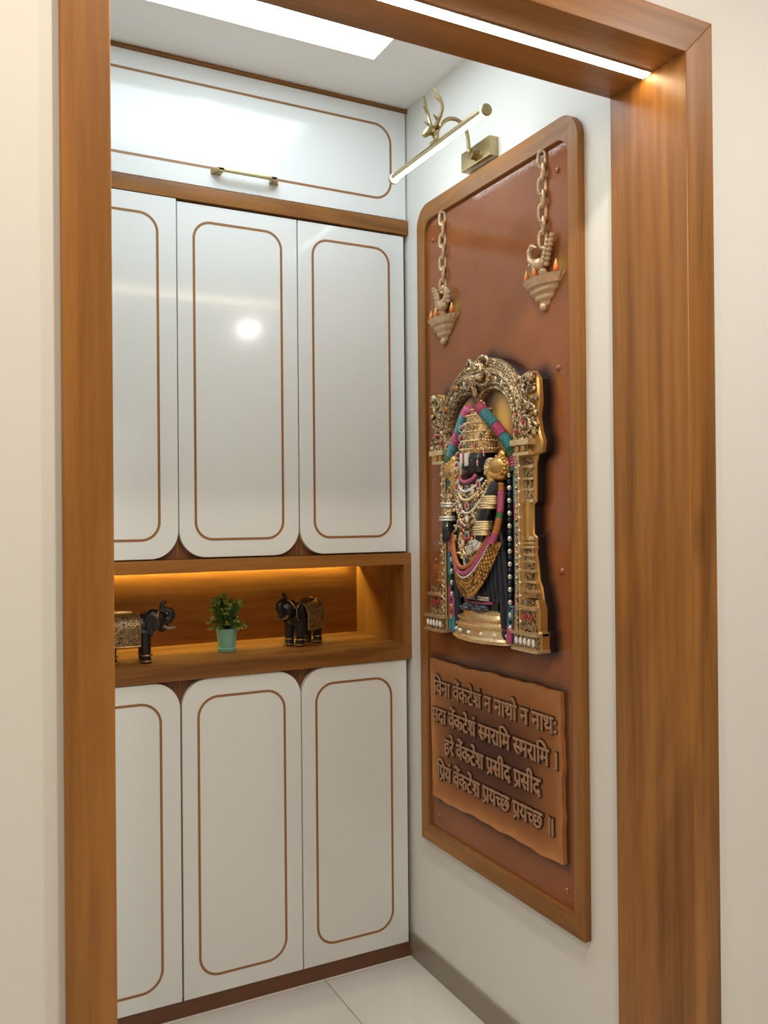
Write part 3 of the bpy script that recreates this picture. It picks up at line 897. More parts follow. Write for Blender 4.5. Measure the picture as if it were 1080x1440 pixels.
# --- scrolling sea-beasts on both shoulders of the arch
def spiral(ca, cb, r0, turns, e, s, rad, a0=0.0):
    pts = []
    n = int(14 * turns)
    for k in range(n + 1):
        f_ = k / n
        th = a0 + s * 2 * math.pi * turns * f_
        r_ = r0 * (1 - 0.82 * f_)
        pts.append(P(ca + r_ * math.cos(th), cb + r_ * math.sin(th), e + 0.006 * f_))
    return pts, [rad * (1 - 0.45 * k / n) for k in range(n + 1)]
for s in (-1, 1):
    mb = MB()
    for ca, cb, r0, tr, rad, a0 in ((0.205, 0.628, 0.026, 1.6, 0.0075, 0.3), (0.190, 0.582, 0.022, 1.5, 0.006, 2.6), (0.222, 0.578, 0.015, 1.3, 0.005, 1.0), (0.196, 0.538, 0.024, 1.5, 0.0068, 4.0), (0.228, 0.528, 0.014, 1.2, 0.005, 5.0), (0.180, 0.512, 0.012, 1.2, 0.0045, 0.0), (0.215, 0.500, 0.014, 1.3, 0.005, 2.0)):
        pts, rad_ = spiral(s * ca, cb, r0, tr, 0.050, s, rad, a0)
        mb.tube(pts, rad_, 8)
    for k in range(34):
        a = s * (0.172 + 0.068 * rng.random()); b = 0.497 + 0.155 * rng.random()
        mb.ball(P(a, b, 0.047 + 0.006 * rng.random()), (0.006, 0.0045 + 0.004 * rng.random(), 0.0045 + 0.004 * rng.random()), 8, 5)
    mb.ball(P(s * 0.222, 0.645, 0.052), (0.014, 0.015, 0.014), 12, 8)     # head knob
    sub(mb, 'sea_beast', MT['gilt'])
    g = MB(); g.ball(P(s * 0.200, 0.540, 0.060), (0.005, 0.0045, 0.0065), 8, 6); g.ball(P(s * 0.168, 0.560, 0.056), (0.004, 0.004, 0.005), 8, 6)
    sub(g, 'ruby_gems', MT['ruby'])

# --- pillars: stack of mouldings, from the base block to the capital
STACK = [  # b0, b1, outer a, inner a, depth
    (0.000, 0.008, 0.258, 0.160, 0.072), (0.008, 0.038, 0.253, 0.165, 0.066), (0.038, 0.046, 0.257, 0.160, 0.072),
    (0.046, 0.062, 0.244, 0.178, 0.060), (0.062, 0.098, 0.236, 0.186, 0.058), (0.098, 0.106, 0.248, 0.180, 0.066), (0.106, 0.122, 0.236, 0.188, 0.058),
    (0.122, 0.136, 0.226, 0.186, 0.056), (0.136, 0.142, 0.238, 0.184, 0.062), (0.142, 0.158, 0.222, 0.188, 0.054), (0.158, 0.164, 0.232, 0.184, 0.060),
    (0.164, 0.184, 0.216, 0.186, 0.053), (0.184, 0.190, 0.226, 0.184, 0.060), (0.190, 0.206, 0.216, 0.186, 0.054), (0.206, 0.212, 0.226, 0.184, 0.060),
    (0.212, 0.222, 0.214, 0.186, 0.054), (0.222, 0.228, 0.224, 0.184, 0.060), (0.228, 0.240, 0.216, 0.186, 0.055), (0.240, 0.247, 0.228, 0.184, 0.061), (0.250, 0.257, 0.222, 0.184, 0.059), (0.260, 0.269, 0.224, 0.184, 0.060),
    (0.350, 0.358, 0.222, 0.182, 0.059), (0.358, 0.378, 0.215, 0.184, 0.054), (0.378, 0.384, 0.221, 0.182, 0.058), (0.384, 0.404, 0.215, 0.184, 0.054), (0.404, 0.410, 0.222, 0.182, 0.059),
    (0.410, 0.432, 0.216, 0.184, 0.055), (0.432, 0.440, 0.223, 0.182, 0.060), (0.440, 0.456, 0.216, 0.184, 0.055),
    (0.462, 0.470, 0.222, 0.160, 0.062), (0.470, 0.486, 0.216, 0.164, 0.058), (0.486, 0.500, 0.228, 0.156, 0.068)]
for s in (-1, 1):
    for b_lo, b_hi, nm in ((-1, 0.3, 'pillar_base'), (0.3, 0.46, 'pillar_drum'), (0.46, 1, 'pillar_capital')):
        pb = MB()
        zs = [q for q in STACK if b_lo <= q[0] < b_hi]
        for b0, b1, ao, ai, e in zs:
            if 0.122 <= b0 < 0.46: e = max(e - 0.017, 0.0385); ao -= 0.010; ai -= 0.026
            a0, a1 = sorted((s * ao, s * ai))
            if (b1 - b0) < 0.0145: pb.box(W - e, W - 0.030, YC0 - a1, YC0 - a0, ZC0 + b0, ZC0 + b1, 0.0012)
        pil = sub(pb, nm, MT['gold_lt'], smooth=30); pil['kind'] = 'stuff'
        pf = MB()
        for b0, b1, ao, ai, e in zs:
            if 0.122 <= b0 < 0.46: e = max(e - 0.017, 0.0385); ao -= 0.010; ai -= 0.026
            a0, a1 = sorted((s * ao, s * ai))
            if (b1 - b0) >= 0.0145: pf.box(W - e, W - 0.030, YC0 - a1, YC0 - a0, ZC0 + b0, ZC0 + b1, 0.0012)
        sub(pf, nm + '_carving', MT['gilt_fine'], smooth=30)['kind'] = 'stuff'
    # round shaft
    sh_ = MB(); sh_.tube([P(s * 0.186, 0.262, 0.028), P(s * 0.186, 0.356, 0.028)], 0.0165, 16)
    sub(sh_, 'pillar_shaft', MT['gold'])
    # upright reeds on the carved drums and ovals on the base block
    rd = MB()
    for b0, b1, e in ((0.358, 0.378, 0.055), (0.384, 0.404, 0.055), (0.410, 0.432, 0.056), (0.440, 0.456, 0.056), (0.190, 0.206, 0.055), (0.212, 0.222, 0.055), (0.228, 0.240, 0.056), (0.106, 0.122, 0.059), (0.046, 0.062, 0.061)):
        for k in range(6):
            a = s * ((0.187 if b0 < 0.122 else 0.168) + 0.0062 * k)
            e = e if b0 < 0.122 or k else e - 0.017
            rd.tube([P(a, b0, e), P(a, b1, e)], 0.0018, 6)
    sub(rd, 'pillar_reeds', MT['gilt'])
    ov = MB()
    for k in range(5):
        ov.ball(P(s * (0.176 + 0.0165 * k), 0.023, 0.067), (0.005, 0.0050, 0.0095), 9, 6)
    sub(ov, 'base_pearls', MT['pearl'])
    ru = MB()
    for a in (0.200, 0.222): ru.ball(P(s * a, 0.080, 0.059), (0.004, 0.0065, 0.0105), 9, 6)
    sub(ru, 'ruby_gems', MT['ruby'])
    # slim beaded colonnette beside the niche
    cl = MB()
    cl.box(W - 0.056, W - 0.030, *sorted((YC0 - s * 0.174, YC0 - s * 0.163)), ZC0 + 0.046, ZC0 + 0.462)
    for a in (0.162, 0.175):
        cl.tube([P(s * a, 0.046, 0.056), P(s * a, 0.462, 0.056)], 0.0024, 8)
    sub(cl, 'colonnette', MT['gold_lt'])
    cb = MB()
    for k in range(26):
        cb.ball(P(s * 0.1685, 0.060 + 0.0155 * k, 0.058), (0.004, 0.0035, 0.0055), 7, 5)
    sub(cb, 'colonnette_beads', MT['gilt'])
    dt = MB()
    for k in range(13):
        dt.ball(P(s * 0.1785, 0.066 + 0.031 * k, 0.057), 0.0034, 7, 5)
    sub(dt, 'edge_pearls', MT['silver'])
    # two-brick frieze of the capital
    cp = MB()
    for a in (0.178, 0.200):
        cp.box(W - 0.063, W - 0.05, *sorted((YC0 - s * (a - 0.007), YC0 - s * (a + 0.007))), ZC0 + 0.471, ZC0 + 0.485, 0.001)
    sub(cp, 'capital_blocks', MT['gold'])

# --- back plate of the niche: dark robe below, painted golden glow round the crown
bp_ = MB()
nb_u, nb_v = 60, 100
def plate(u, v):
    b = 0.004 + 0.64 * v
    if b < 0.505: h = 0.160
    else: h = 0.158 * math.sqrt(max(0.0, 1 - ((b - 0.505) / 0.139) ** 2)) + 0.001
    return P(-h + 2 * h * u, b, 0.036)
bp_.grid(plate, nb_u, nb_v)
pc = []
for x, y, z in bp_.v:
    a, b = YC0 - y, z - ZC0
    c = np.array((0.075, 0.026, 0.018)) if b > 0.5 else np.array((0.014, 0.016, 0.026))
    if 0.46 < b <= 0.5: c = np.array((0.014, 0.016, 0.026)) * (0.5 - b) / 0.04 + np.array((0.075, 0.026, 0.018)) * (b - 0.46) / 0.04
    for s in (-1, 1):
        k = math.exp(-(((abs(a) - 0.088) / 0.030) ** 2 + ((b - 0.555 - 0.35 * (0.09 - abs(a))) / 0.060) ** 2)) * 0.92
        c = c * (1 - k) + np.array((0.95, 0.55, 0.15)) * k
    pc.append((*c, 1))
sub(bp_, 'niche_plate', MT['aura'], col=pc)

# --- the figure: body of black stone, one continuous surface from the feet to the head
SEC = [  # b, half width, half depth, centre a, centre e
    (0.076, 0.066, 0.020, 0, 0.042), (0.100, 0.070, 0.022, 0, 0.042), (0.150, 0.088, 0.028, 0, 0.042), (0.200, 0.100, 0.032, 0, 0.042), (0.250, 0.098, 0.034, 0, 0.042), (0.290, 0.086, 0.033, 0, 0.043),
    (0.325, 0.092, 0.034, 0, 0.043), (0.360, 0.108, 0.036, 0, 0.043), (0.390, 0.118, 0.034, 0, 0.043), (0.408, 0.100, 0.030, 0, 0.044), (0.416, 0.052, 0.026, 0, 0.050), (0.420, 0.034, 0.028, 0, 0.056), (0.430, 0.040, 0.034, 0, 0.060),
    (0.445, 0.045, 0.038, 0, 0.060), (0.465, 0.047, 0.038, 0, 0.060), (0.485, 0.045, 0.034, 0, 0.058), (0.500, 0.036, 0.024, 0, 0.055)]
def section(u, v):
    k = v * (len(SEC) - 1); i = min(int(k), len(SEC) - 2); f_ = k - i
    f_ = f_ * f_ * (3 - 2 * f_)
    q = [SEC[i][j] * (1 - f_) + SEC[i + 1][j] * f_ for j in range(5)]
    th = math.pi * (1.15 * u - 0.075)
    return P(q[3] - q[1] * math.cos(th), q[0], q[4] + q[2] * math.sin(th))
body = MB(); body.grid(section, 40, 112)
# nose, brow and lips
body.ball(P(0, 0.449, 0.097), (0.007, 0.0055, 0.012), 10, 8)
body.ball(P(0, 0.431, 0.092), (0.006, 0.010, 0.0035), 10, 6)
for s in (-1, 1): body.ball(P(s * 0.020, 0.458, 0.090), (0.005, 0.010, 0.004), 10, 6)
sub(body, 'figure', MT['black'], smooth=70)
# feet
ft = MB()
for s in (-1, 1):
    ft.ball(P(s * 0.028, 0.086, 0.066), (0.018, 0.026, 0.012), 12, 8)
    for k in range(4): ft.ball(P(s * (0.014 + 0.010 * k), 0.082, 0.082), (0.006, 0.0052, 0.006), 8, 5)
sub(ft, 'feet', plain('blue_black_feet', (0.020, 0.032, 0.060), 0.25, coat=0.5))
ak = MB()
for b, n_ in ((0.112, 9), (0.106, 7)):
    for s in (-1, 1):
        for k in range(n_):
            ak.ball(P(s * 0.030 - 0.022 + 0.044 * k / (n_ - 1), b, 0.064 + 0.004 * math.sin(math.pi * k / (n_ - 1))), 0.0030, 7, 5)
sub(ak, 'anklets', MT['silver'])
bnd = MB(); bnd.tube([P(-0.062, 0.098, 0.058), P(-0.03, 0.095, 0.066), P(0.03, 0.096, 0.067), P(0.064, 0.100, 0.058)], 0.0038, 8)
sub(bnd, 'robe_hem', MT['pink'])
# robe folds falling on both sides of the legs
rb = MB()
for k in range(15):
    a = -0.115 + 0.230 * k / 14
    e0 = 0.044 + 0.018 * math.sqrt(max(0, 1 - (a / 0.125) ** 2))
    rb.tube([P(a * 1.05, 0.012 if abs(a) > 0.085 else 0.105, e0 - 0.006), P(a, 0.15, e0), P(a * 0.95, 0.23, e0 + 0.004)], [0.0085, 0.008, 0.007], 8)
sub(rb, 'robe', MT['navy'])
# white U-mark with a dark stem on the forehead, cheeks and chin jewels
tl = MB()
for s in (-1, 1):
    tl.box(W - 0.1005, W - 0.085, YC0 - (s * 0.0105 + 0.0060), YC0 - (s * 0.0105 - 0.0060), ZC0 + 0.448, ZC0 + 0.479, 0.001)
tl.box(W - 0.1005, W - 0.085, YC0 - 0.015, YC0 + 0.015, ZC0 + 0.446, ZC0 + 0.451, 0.001)
sub(tl, 'forehead_mark', MT['white'])
rd2 = MB(); rd2.box(W - 0.1015, W - 0.088, YC0 - 0.003, YC0 + 0.003, ZC0 + 0.452, ZC0 + 0.480, 0.001)
sub(rd2, 'forehead_stem', MT['ruby'])

# --- crown: stacked tiers with bead rows
TIER = [(0.478, 0.060), (0.488, 0.062), (0.490, 0.057), (0.506, 0.058), (0.509, 0.061), (0.513, 0.056), (0.530, 0.056), (0.533, 0.058), (0.537, 0.052), (0.552, 0.052), (0.555, 0.054), (0.558, 0.046), (0.572, 0.045), (0.575, 0.047), (0.578, 0.037), (0.588, 0.034), (0.591, 0.035), (0.594, 0.022), (0.601, 0.016), (0.606, 0.011), (0.612, 0.010), (0.616, 0.004)]
cr = MB()
def crown(u, v):
    k = v * (len(TIER) - 1); i = min(int(k), len(TIER) - 2); f_ = k - i
    b = TIER[i][0] * (1 - f_) + TIER[i + 1][0] * f_; r_ = TIER[i][1] * (1 - f_) + TIER[i + 1][1] * f_
    th = math.pi * u
    return P(-r_ * math.cos(th), b, 0.038 + 0.95 * r_ * math.sin(th))
cr.grid(crown, 40, 84)
sub(cr, 'crown', antique('crown_gilt', (0.78, 0.56, 0.28), (0.17, 0.085, 0.03), 0.46, 400, 0.28, 0.45, 0.75), smooth=25)
cbd = MB()
for b, r_ in ((0.489, 0.0615), (0.510, 0.0595), (0.534, 0.0565), (0.556, 0.0525), (0.576, 0.0455), (0.592, 0.034)):
    n_ = int(r_ * 420)
    for k in range(n_ + 1):
        th = math.pi * k / n_
        cbd.ball(P(-r_ * math.cos(th), b, 0.038 + 0.95 * r_ * math.sin(th)), 0.0028, 7, 4)
cbd.ball(P(0, 0.615, 0.044), 0.0075, 10, 7)
sub(cbd, 'crown_beads', MT['gold_lt'])
def ring_gem(a, b, e, ra, rb_, stone, facing=0.0, bead=0.0024, n_=12, rimmat='silver'):
    """an oval stone in a rim of beads"""
    g = MB()
    for k in range(n_):
        th = 2 * math.pi * k / n_
        g.ball(P(a + ra * math.cos(th) * math.cos(facing), b + rb_ * math.sin(th), e - ra * math.cos(th) * math.sin(facing)), bead, 6, 4)
    sub(g, 'stone_setting', MT[rimmat])
    s_ = MB(); s_.ball(P(a, b, e), (0.0045, ra * 0.72, rb_ * 0.78), 10, 7)
    sub(s_, 'set_stone', MT[stone])
for a, b, st_ in ((0.0, 0.497, 'emerald'), (-0.030, 0.497, 'ruby'), (0.032, 0.497, 'ruby'), (-0.042, 0.522, 'ruby'), (-0.044, 0.546, 'emerald'), (0.0, 0.545, 'ruby'), (0.044, 0.522, 'emerald')):
    e = 0.040 + 0.95 * math.sqrt(max(0, 0.058 ** 2 - a * a))
    ring_gem(a, b, e + 0.001, 0.0060, 0.0085, st_, math.asin(max(-1, min(1, a / 0.06))) * -1, 0.0022, 10)

# --- ear discs and the gold shoulder ornaments
for s in (-1, 1):
    ed = MB()
    for r_, h in ((0.024, 0.004), (0.017, 0.009), (0.010, 0.014)):
        ed.lathe([(r_, 0.0), (r_, -h * 0.7), (r_ * 0.86, -h)], P(s * 0.078, 0.437, 0.070), 22, ax=0)
    ed.lathe([(0.005, -0.012), (0.004, -0.018), (0.001, -0.020)], P(s * 0.078, 0.437, 0.070), 12, ax=0)
    sub(ed, 'ear_disc', MT['gold_lt'])
    eb = MB()
    for k in range(20):
        th = 2 * math.pi * k / 20
        eb.ball(P(s * 0.078 + 0.0245 * math.cos(th), 0.437 + 0.0245 * math.sin(th), 0.071), 0.0030, 7, 4)
    sub(eb, 'ear_disc_pearls', MT['pearl'])
    go = MB()
    go.ball(P(s * 0.104, 0.442, 0.054), (0.032, 0.040, 0.026), 16, 12)
    for k in range(9): go.ball(P(s * 0.104 + 0.036 * math.cos(R(-90 + 22.5 * k * s)), 0.442 + 0.022 * math.sin(R(-90 + 22.5 * k)), 0.070), 0.0048, 8, 5)
    go.ball(P(s * 0.090, 0.418, 0.056), (0.026, 0.034, 0.016), 14, 10)
    go.ball(P(s * 0.112, 0.468, 0.056), (0.013, 0.013, 0.014), 12, 8)
    go.tube([P(*p) for p in smooth_path([(s * 0.082, 0.428, 0.066), (s * 0.086, 0.405, 0.072), (s * 0.084, 0.385, 0.074)], 4)], [0.016] * 3 + [0.013] * 3 + [0.009] * 2 + [0.006], 10)
    for k in range(7): go.ball(P(s * (0.070 + 0.011 * k), 0.424 + 0.002 * (k % 2), 0.080 - 0.0022 * k), 0.0050, 8, 5)
    sub(go, 'shoulder_ornament', MT['gold'])
    ring_gem(s * 0.049, 0.452, 0.090, 0.0055, 0.0065, 'ruby', s * -0.6, 0.0020, 9)
    ring_gem(s * 0.060, 0.478, 0.078, 0.0065, 0.0085, 'ruby', s * -0.6, 0.0022, 10)

# --- necklaces and chest ornaments: strands of beads hanging in curves
def strand(name, mat, w_, b_top, drop, r_, n_, e0=0.078, bow=0.010, ca=0.0, drag=2.0):
    g = MB(); e0 += 0.003
    for k in range(n_ + 1):
        x = -1 + 2 * k / n_
        b = b_top - drop * (1 - abs(x) ** drag)
        g.ball(P(ca + w_ * x, b, e0 + bow * (1 - x * x)), r_, 7, 5)
    sub(g, name, mat)
nk = MB(); nk.tube([P(0.036 * math.cos(R(t)), 0.424 + 0.018 * math.sin(R(t)), 0.086 + 0.008 * math.sin(R(-t))) for t in range(180, 361, 12)], 0.0048, 8)
sub(nk, 'collar', MT['pink'])
strand('pearl_strand', MT['pearl'], 0.056, 0.412, 0.030, 0.0034, 30, 0.078, 0.014)
strand('gold_strand', MT['gold_lt'], 0.068, 0.405, 0.046, 0.0044, 28, 0.074, 0.016)
strand('pearl_strand', MT['silver'], 0.078, 0.398, 0.072, 0.0034, 40, 0.072, 0.016)
strand('gold_strand', MT['gilt'], 0.086, 0.392, 0.100, 0.0050, 34, 0.070, 0.018)
strand('ruby_strand', MT['ruby'], 0.060, 0.380, 0.120, 0.0038, 40, 0.074, 0.014, 0.0, 2.6)
strand('gold_strand', MT['gold_lt'], 0.050, 0.360, 0.140, 0.0036, 44, 0.078, 0.010, 0.0, 3.0)
strand('pearl_strand', MT['pearl'], 0.034, 0.350, 0.160, 0.0028, 50, 0.082, 0.006, 0.0, 4.0)
cp_ = MB()      # carved breastplate under the strands
cp_.grid(lambda u, v: P((u - 0.5) * 2 * (0.084 - 0.012 * v + 0.012 * math.sin(v * 9)), 0.398 - 0.190 * v, 0.0745 + 0.0125 * math.sin(math.pi * u) + 0.002 * math.sin(u * 60) * math.cos(v * 70)), 50, 60)
sub(cp_, 'breastplate', MT['gilt_fine'], smooth=70)
for a, b, ra, rb_, st_ in ((0.0, 0.382, 0.009, 0.014, 'emerald'), (-0.026, 0.384, 0.008, 0.014, 'pearl'), (0.026, 0.384, 0.008, 0.014, 'pearl'), (-0.048, 0.396, 0.008, 0.011, 'ruby'), (0.052, 0.398, 0.008, 0.011, 'ruby'),
                           (0.0, 0.345, 0.008, 0.009, 'ruby'), (-0.030, 0.335, 0.007, 0.008, 'ruby'), (0.0, 0.312, 0.009, 0.010, 'pearl'), (-0.040, 0.300, 0.007, 0.009, 'ruby'), (0.0, 0.270, 0.008, 0.009, 'emerald'), (-0.020, 0.250, 0.007, 0.008, 'pearl'), (0.0, 0.208, 0.011, 0.015, 'emerald')):
    ring_gem(a, b, 0.090 + 0.004 * (0.4 - b), ra, rb_, st_, 0.0, 0.0024, 12, 'silver' if st_ != 'pearl' else 'gold_lt')
mdl = MB()
for k in range(130):
    a = -0.078 + 0.150 * rng.random(); b = 0.205 + 0.185 * rng.random()
    if abs(a) < 0.012: continue
    mdl.ball(P(a, b, 0.0775 + 0.0095 * math.cos(a / 0.082 * 1.5) + 0.004 * rng.random()), (0.004, 0.003 + 0.003 * rng.random(), 0.003 + 0.003 * rng.random()), 7, 5)
sub(mdl, 'chest_bosses', MT['gold_lt'])

# --- arms: each one continuous, with banded bracelets
def arm_mesh(pts, rad):
    g = MB(); q = smooth_path(pts, 5); n_ = len(q)
    rr = [np.interp(i / (n_ - 1), np.linspace(0, 1, len(rad)), rad) for i in range(n_)]
    g.tube([P(*p) for p in q], rr, 12)
    return g
ra_ = arm_mesh([(0.098, 0.398, 0.062), (0.090, 0.360, 0.078), (0.076, 0.325, 0.086), (0.066, 0.285, 0.090), (0.060, 0.255, 0.092)], [0.020, 0.019, 0.018, 0.016, 0.012])
sub(ra_, 'arm', MT['black'])
hn = arm_mesh([(0.060, 0.258, 0.092), (0.052, 0.244, 0.096), (0.040, 0.236, 0.098)], [0.013, 0.014, 0.008])
for k in range(4):
    q = smooth_path([(0.054 - 0.004 * k, 0.246 - 0.004 * k, 0.097), (0.034 - 0.003 * k, 0.244 - 0.006 * k, 0.103), (0.018 - 0.002 * k, 0.238 - 0.006 * k, 0.102), (0.012, 0.231 - 0.006 * k, 0.098)], 4)
    hn.tube([P(*p) for p in q], [0.0038] * 6 + [0.0034] * 4 + [0.003] * 3, 7)
hn.tube([P(*p) for p in smooth_path([(0.062, 0.252, 0.098), (0.050, 0.256, 0.106), (0.038, 0.252, 0.108)], 4)], 0.0040, 7)
sub(hn, 'hand', MT['silver'])
br = MB()
for b0, nb_, a, e in ((0.366, 4, 0.088, 0.078), (0.350, 3, 0.083, 0.081), (0.304, 4, 0.071, 0.088), (0.290, 4, 0.068, 0.090)):
    for k in range(nb_):
        br.tube([P(a + 0.0215 * math.cos(R(t)), b0 - 0.0055 * k, e + 0.0215 * math.sin(R(t))) for t in range(0, 361, 24)], 0.0030, 7, caps=False)
sub(br, 'bracelets', MT['gold_lt'])
la_ = arm_mesh([(-0.098, 0.398, 0.062), (-0.106, 0.362, 0.072), (-0.104, 0.328, 0.082), (-0.094, 0.300, 0.092)], [0.020, 0.019, 0.018, 0.014])
sub(la_, 'arm', MT['gilt_fine'])
lh = arm_mesh([(-0.094, 0.303, 0.092), (-0.090, 0.286, 0.096), (-0.088, 0.272, 0.097)], [0.013, 0.015, 0.011])
for k in range(4):
    x = -0.098 + 0.0070 * k
    lh.tube([P(*p) for p in smooth_path([(x, 0.280, 0.098), (x - 0.001, 0.262, 0.102), (x - 0.001, 0.248 + 0.003 * abs(k - 1.4), 0.101)], 4)], [0.0040] * 4 + [0.0036] * 4 + [0.0026], 7)
lh.tube([P(*p) for p in smooth_path([(-0.080, 0.290, 0.098), (-0.070, 0.278, 0.104), (-0.066, 0.266, 0.104)], 4)], 0.0040, 7)
sub(lh, 'hand', MT['black'])
lb = MB()
for b0, a, e in ((0.352, -0.106, 0.076), (0.345, -0.106, 0.077), (0.316, -0.100, 0.086), (0.309, -0.098, 0.088)):
    lb.tube([P(a + 0.0210 * math.cos(R(t)), b0, e + 0.0210 * math.sin(R(t))) for t in range(0, 361, 24)], 0.0032, 7, caps=False)
sub(lb, 'bracelets', MT['silver'])

# --- crescent of scale-like gold leaves hanging from hip to hip, with a flower edge
def cres(x, v):
    """x -1..1 across, v 0 inner edge .. 1 outer edge"""
    bi_ = 0.262 - 0.098 * (1 - abs(x) ** 2.0); bo = 0.252 - 0.140 * (1 - abs(x) ** 2.0)
    a = (0.092 + 0.030 * v) * x * (1 - 0.05 * v)
    return a, bi_ * (1 - v) + bo * v, 0.076 + 0.024 * (1 - x * x) - 0.010 * v
cs = MB(); cs.grid(lambda u, v: P(*cres(2 * u - 1, v)), 60, 8)
sub(cs, 'hip_drape', MT['gold'])
sc_ = MB()
for r_ in range(5):
    n_ = 30 + r_
    for k in range(n_):
        x = -0.98 + 1.96 * (k + 0.5 * (r_ % 2)) / n_
        if x > 0.99: continue
        a, b, e = cres(x, 0.12 + 0.20 * r_)
        sc_.ball(P(a, b, e + 0.001), (0.0040, 0.0042, 0.0058), 7, 5)
sub(sc_, 'drape_leaves', antique('drape_gilt', (0.55, 0.31, 0.09), (0.15, 0.06, 0.02), 0.4, 200, 0.35, 0.3, 0.65))
pk = MB(); pk.tube([P(*(Vector(cres(x, -0.10)) + Vector((0, 0.004, 0.003)))) for x in np.linspace(-1, 1, 30)], 0.0062, 8)
sub(pk, 'flower_edge', MT['pink'])
og = MB(); og.tube([P(*(Vector(cres(x, -0.30)) + Vector((0, 0.008, 0.002)))) for x in np.linspace(-1, 1, 30)], 0.0055, 8)
sub(og, 'flower_edge', MT['orange'])
strand_b = MB()
for x in np.linspace(-1, 1, 60): strand_b.ball(P(*(Vector(cres(x, 0.02)) + Vector((0, 0.0, 0.005)))), 0.0026, 6, 4)
sub(strand_b, 'drape_pearls', MT['pearl'])

# --- flower garlands: short lengths of pink, teal, green and orange blossoms
def garland(path, rad, seq, seglen, bump=0.0):
    q = smooth_path(path, 14)
    cum = [0.0]
    for i in range(1, len(q)): cum.append(cum[-1] + (q[i] - q[i - 1]).length)
    def at(d):
        i = min(max(int(np.searchsorted(cum, d)) - 1, 0), len(q) - 2)
        f_ = (d - cum[i]) / max(1e-9, cum[i + 1] - cum[i])
        return q[i].lerp(q[i + 1], f_)
    d = 0.0; k = 0
    while d < cum[-1] - 1e-4:
        l_ = min(seglen[k % len(seglen)], cum[-1] - d)
        n_ = max(3, int(l_ / 0.0035))
        g = MB()
        g.tube([P(*at(d + l_ * i / n_)) for i in range(n_ + 1)], [rad * (1 + 0.13 * (1 if i % 2 else -1)) for i in range(n_ + 1)], 10)
        sub(g, 'garland_blossoms', MT[seq[k % len(seq)]], smooth=70)
        d += l_; k += 1
for s in (1, -1):
    garland([(s * 0.020, 0.598, 0.066), (s * 0.048, 0.576, 0.064), (s * 0.094, 0.533, 0.056), (s * 0.130, 0.494, 0.052), (s * 0.150, 0.462, 0.050), (s * 0.153, 0.43, 0.048)], 0.0135, ('pink', 'teal', 'pink', 'teal', 'green'), (0.028, 0.055, 0.040, 0.045, 0.02))
    garland([(s * 0.152, 0.450, 0.048), (s * 0.153, 0.300, 0.046), (s * 0.153, 0.120, 0.046), (s * 0.149, 0.006, 0.048)], 0.0075, ('green', 'teal', 'pink', 'teal', 'orange', 'teal', 'green', 'pink', 'orange', 'teal', 'pink'), (0.03, 0.075, 0.035, 0.06, 0.03, 0.06, 0.03, 0.05, 0.04))
    garland([(s * 0.112, 0.400, 0.064), (s * 0.116, 0.340, 0.068), (s * 0.112, 0.290, 0.076), (s * 0.100, 0.252, 0.084)], 0.0085, ('orange', 'pink', 'green', 'orange', 'pink'), (0.022, 0.052, 0.012, 0.04, 0.04))
    garland([(s * 0.132, 0.100, 0.048), (s * 0.130, 0.060, 0.050), (s * 0.126, 0.008, 0.052)], 0.0085, ('teal', 'pink') if s > 0 else ('pink', 'teal'), (0.050, 0.06))
    bs = MB(); dk = MB()
    for k in range(25):
        b = 0.418 - 0.0155 * k
        (bs if k % 2 == 0 else dk).ball(P(s * 0.134, b, 0.054), (0.006, 0.0050, 0.0072), 8, 6)
    sub(bs, 'pearl_garland', MT['silver'])
    sub(dk, 'dark_garland', MT['navy'])

# --- pedestal: tiers of a lotus-bell throne, set with white stones
PED = [(0.000, 0.122), (0.006, 0.126), (0.012, 0.120), (0.014, 0.116), (0.032, 0.110), (0.034, 0.113), (0.040, 0.113), (0.043, 0.104), (0.050, 0.101), (0.052, 0.105), (0.058, 0.104), (0.061, 0.090), (0.068, 0.086), (0.071, 0.088), (0.076, 0.086), (0.080, 0.070), (0.082, 0.0)]
pd = MB()
def ped(u, v):
    k = v * (len(PED) - 1); i = min(int(k), len(PED) - 2); f_ = k - i
    b = PED[i][0] * (1 - f_) + PED[i + 1][0] * f_; r_ = PED[i][1] * (1 - f_) + PED[i + 1][1] * f_
    th = math.pi * u
    return P(-r_ * math.cos(th), b, 0.036 + 0.46 * r_ * math.sin(th))
pd.grid(ped, 44, 64)
sub(pd, 'pedestal', MT['gold_lt'], smooth=25)
pbd = MB()
for b, r_, q in ((0.037, 0.1145, 0.0026), (0.055, 0.106, 0.0026), (0.0735, 0.0885, 0.0024), (0.006, 0.127, 0.0028)):
    n_ = int(r_ * 330)
    for k in range(n_ + 1):
        th = math.pi * k / n_
        pbd.ball(P(-r_ * math.cos(th), b, 0.036 + 0.46 * r_ * math.sin(th)), q, 6, 4)
sub(pbd, 'pedestal_beads', MT['gold'])
pst = MB()
for k in range(7):
    th = math.pi * (k + 0.5) / 7
    pst.ball(P(-0.1125 * math.cos(th), 0.0225, 0.037 + 0.46 * 0.1125 * math.sin(th)), (0.0055, 0.0055, 0.0055), 9, 6)
sub(pst, 'pedestal_stones', MT['pearl'])

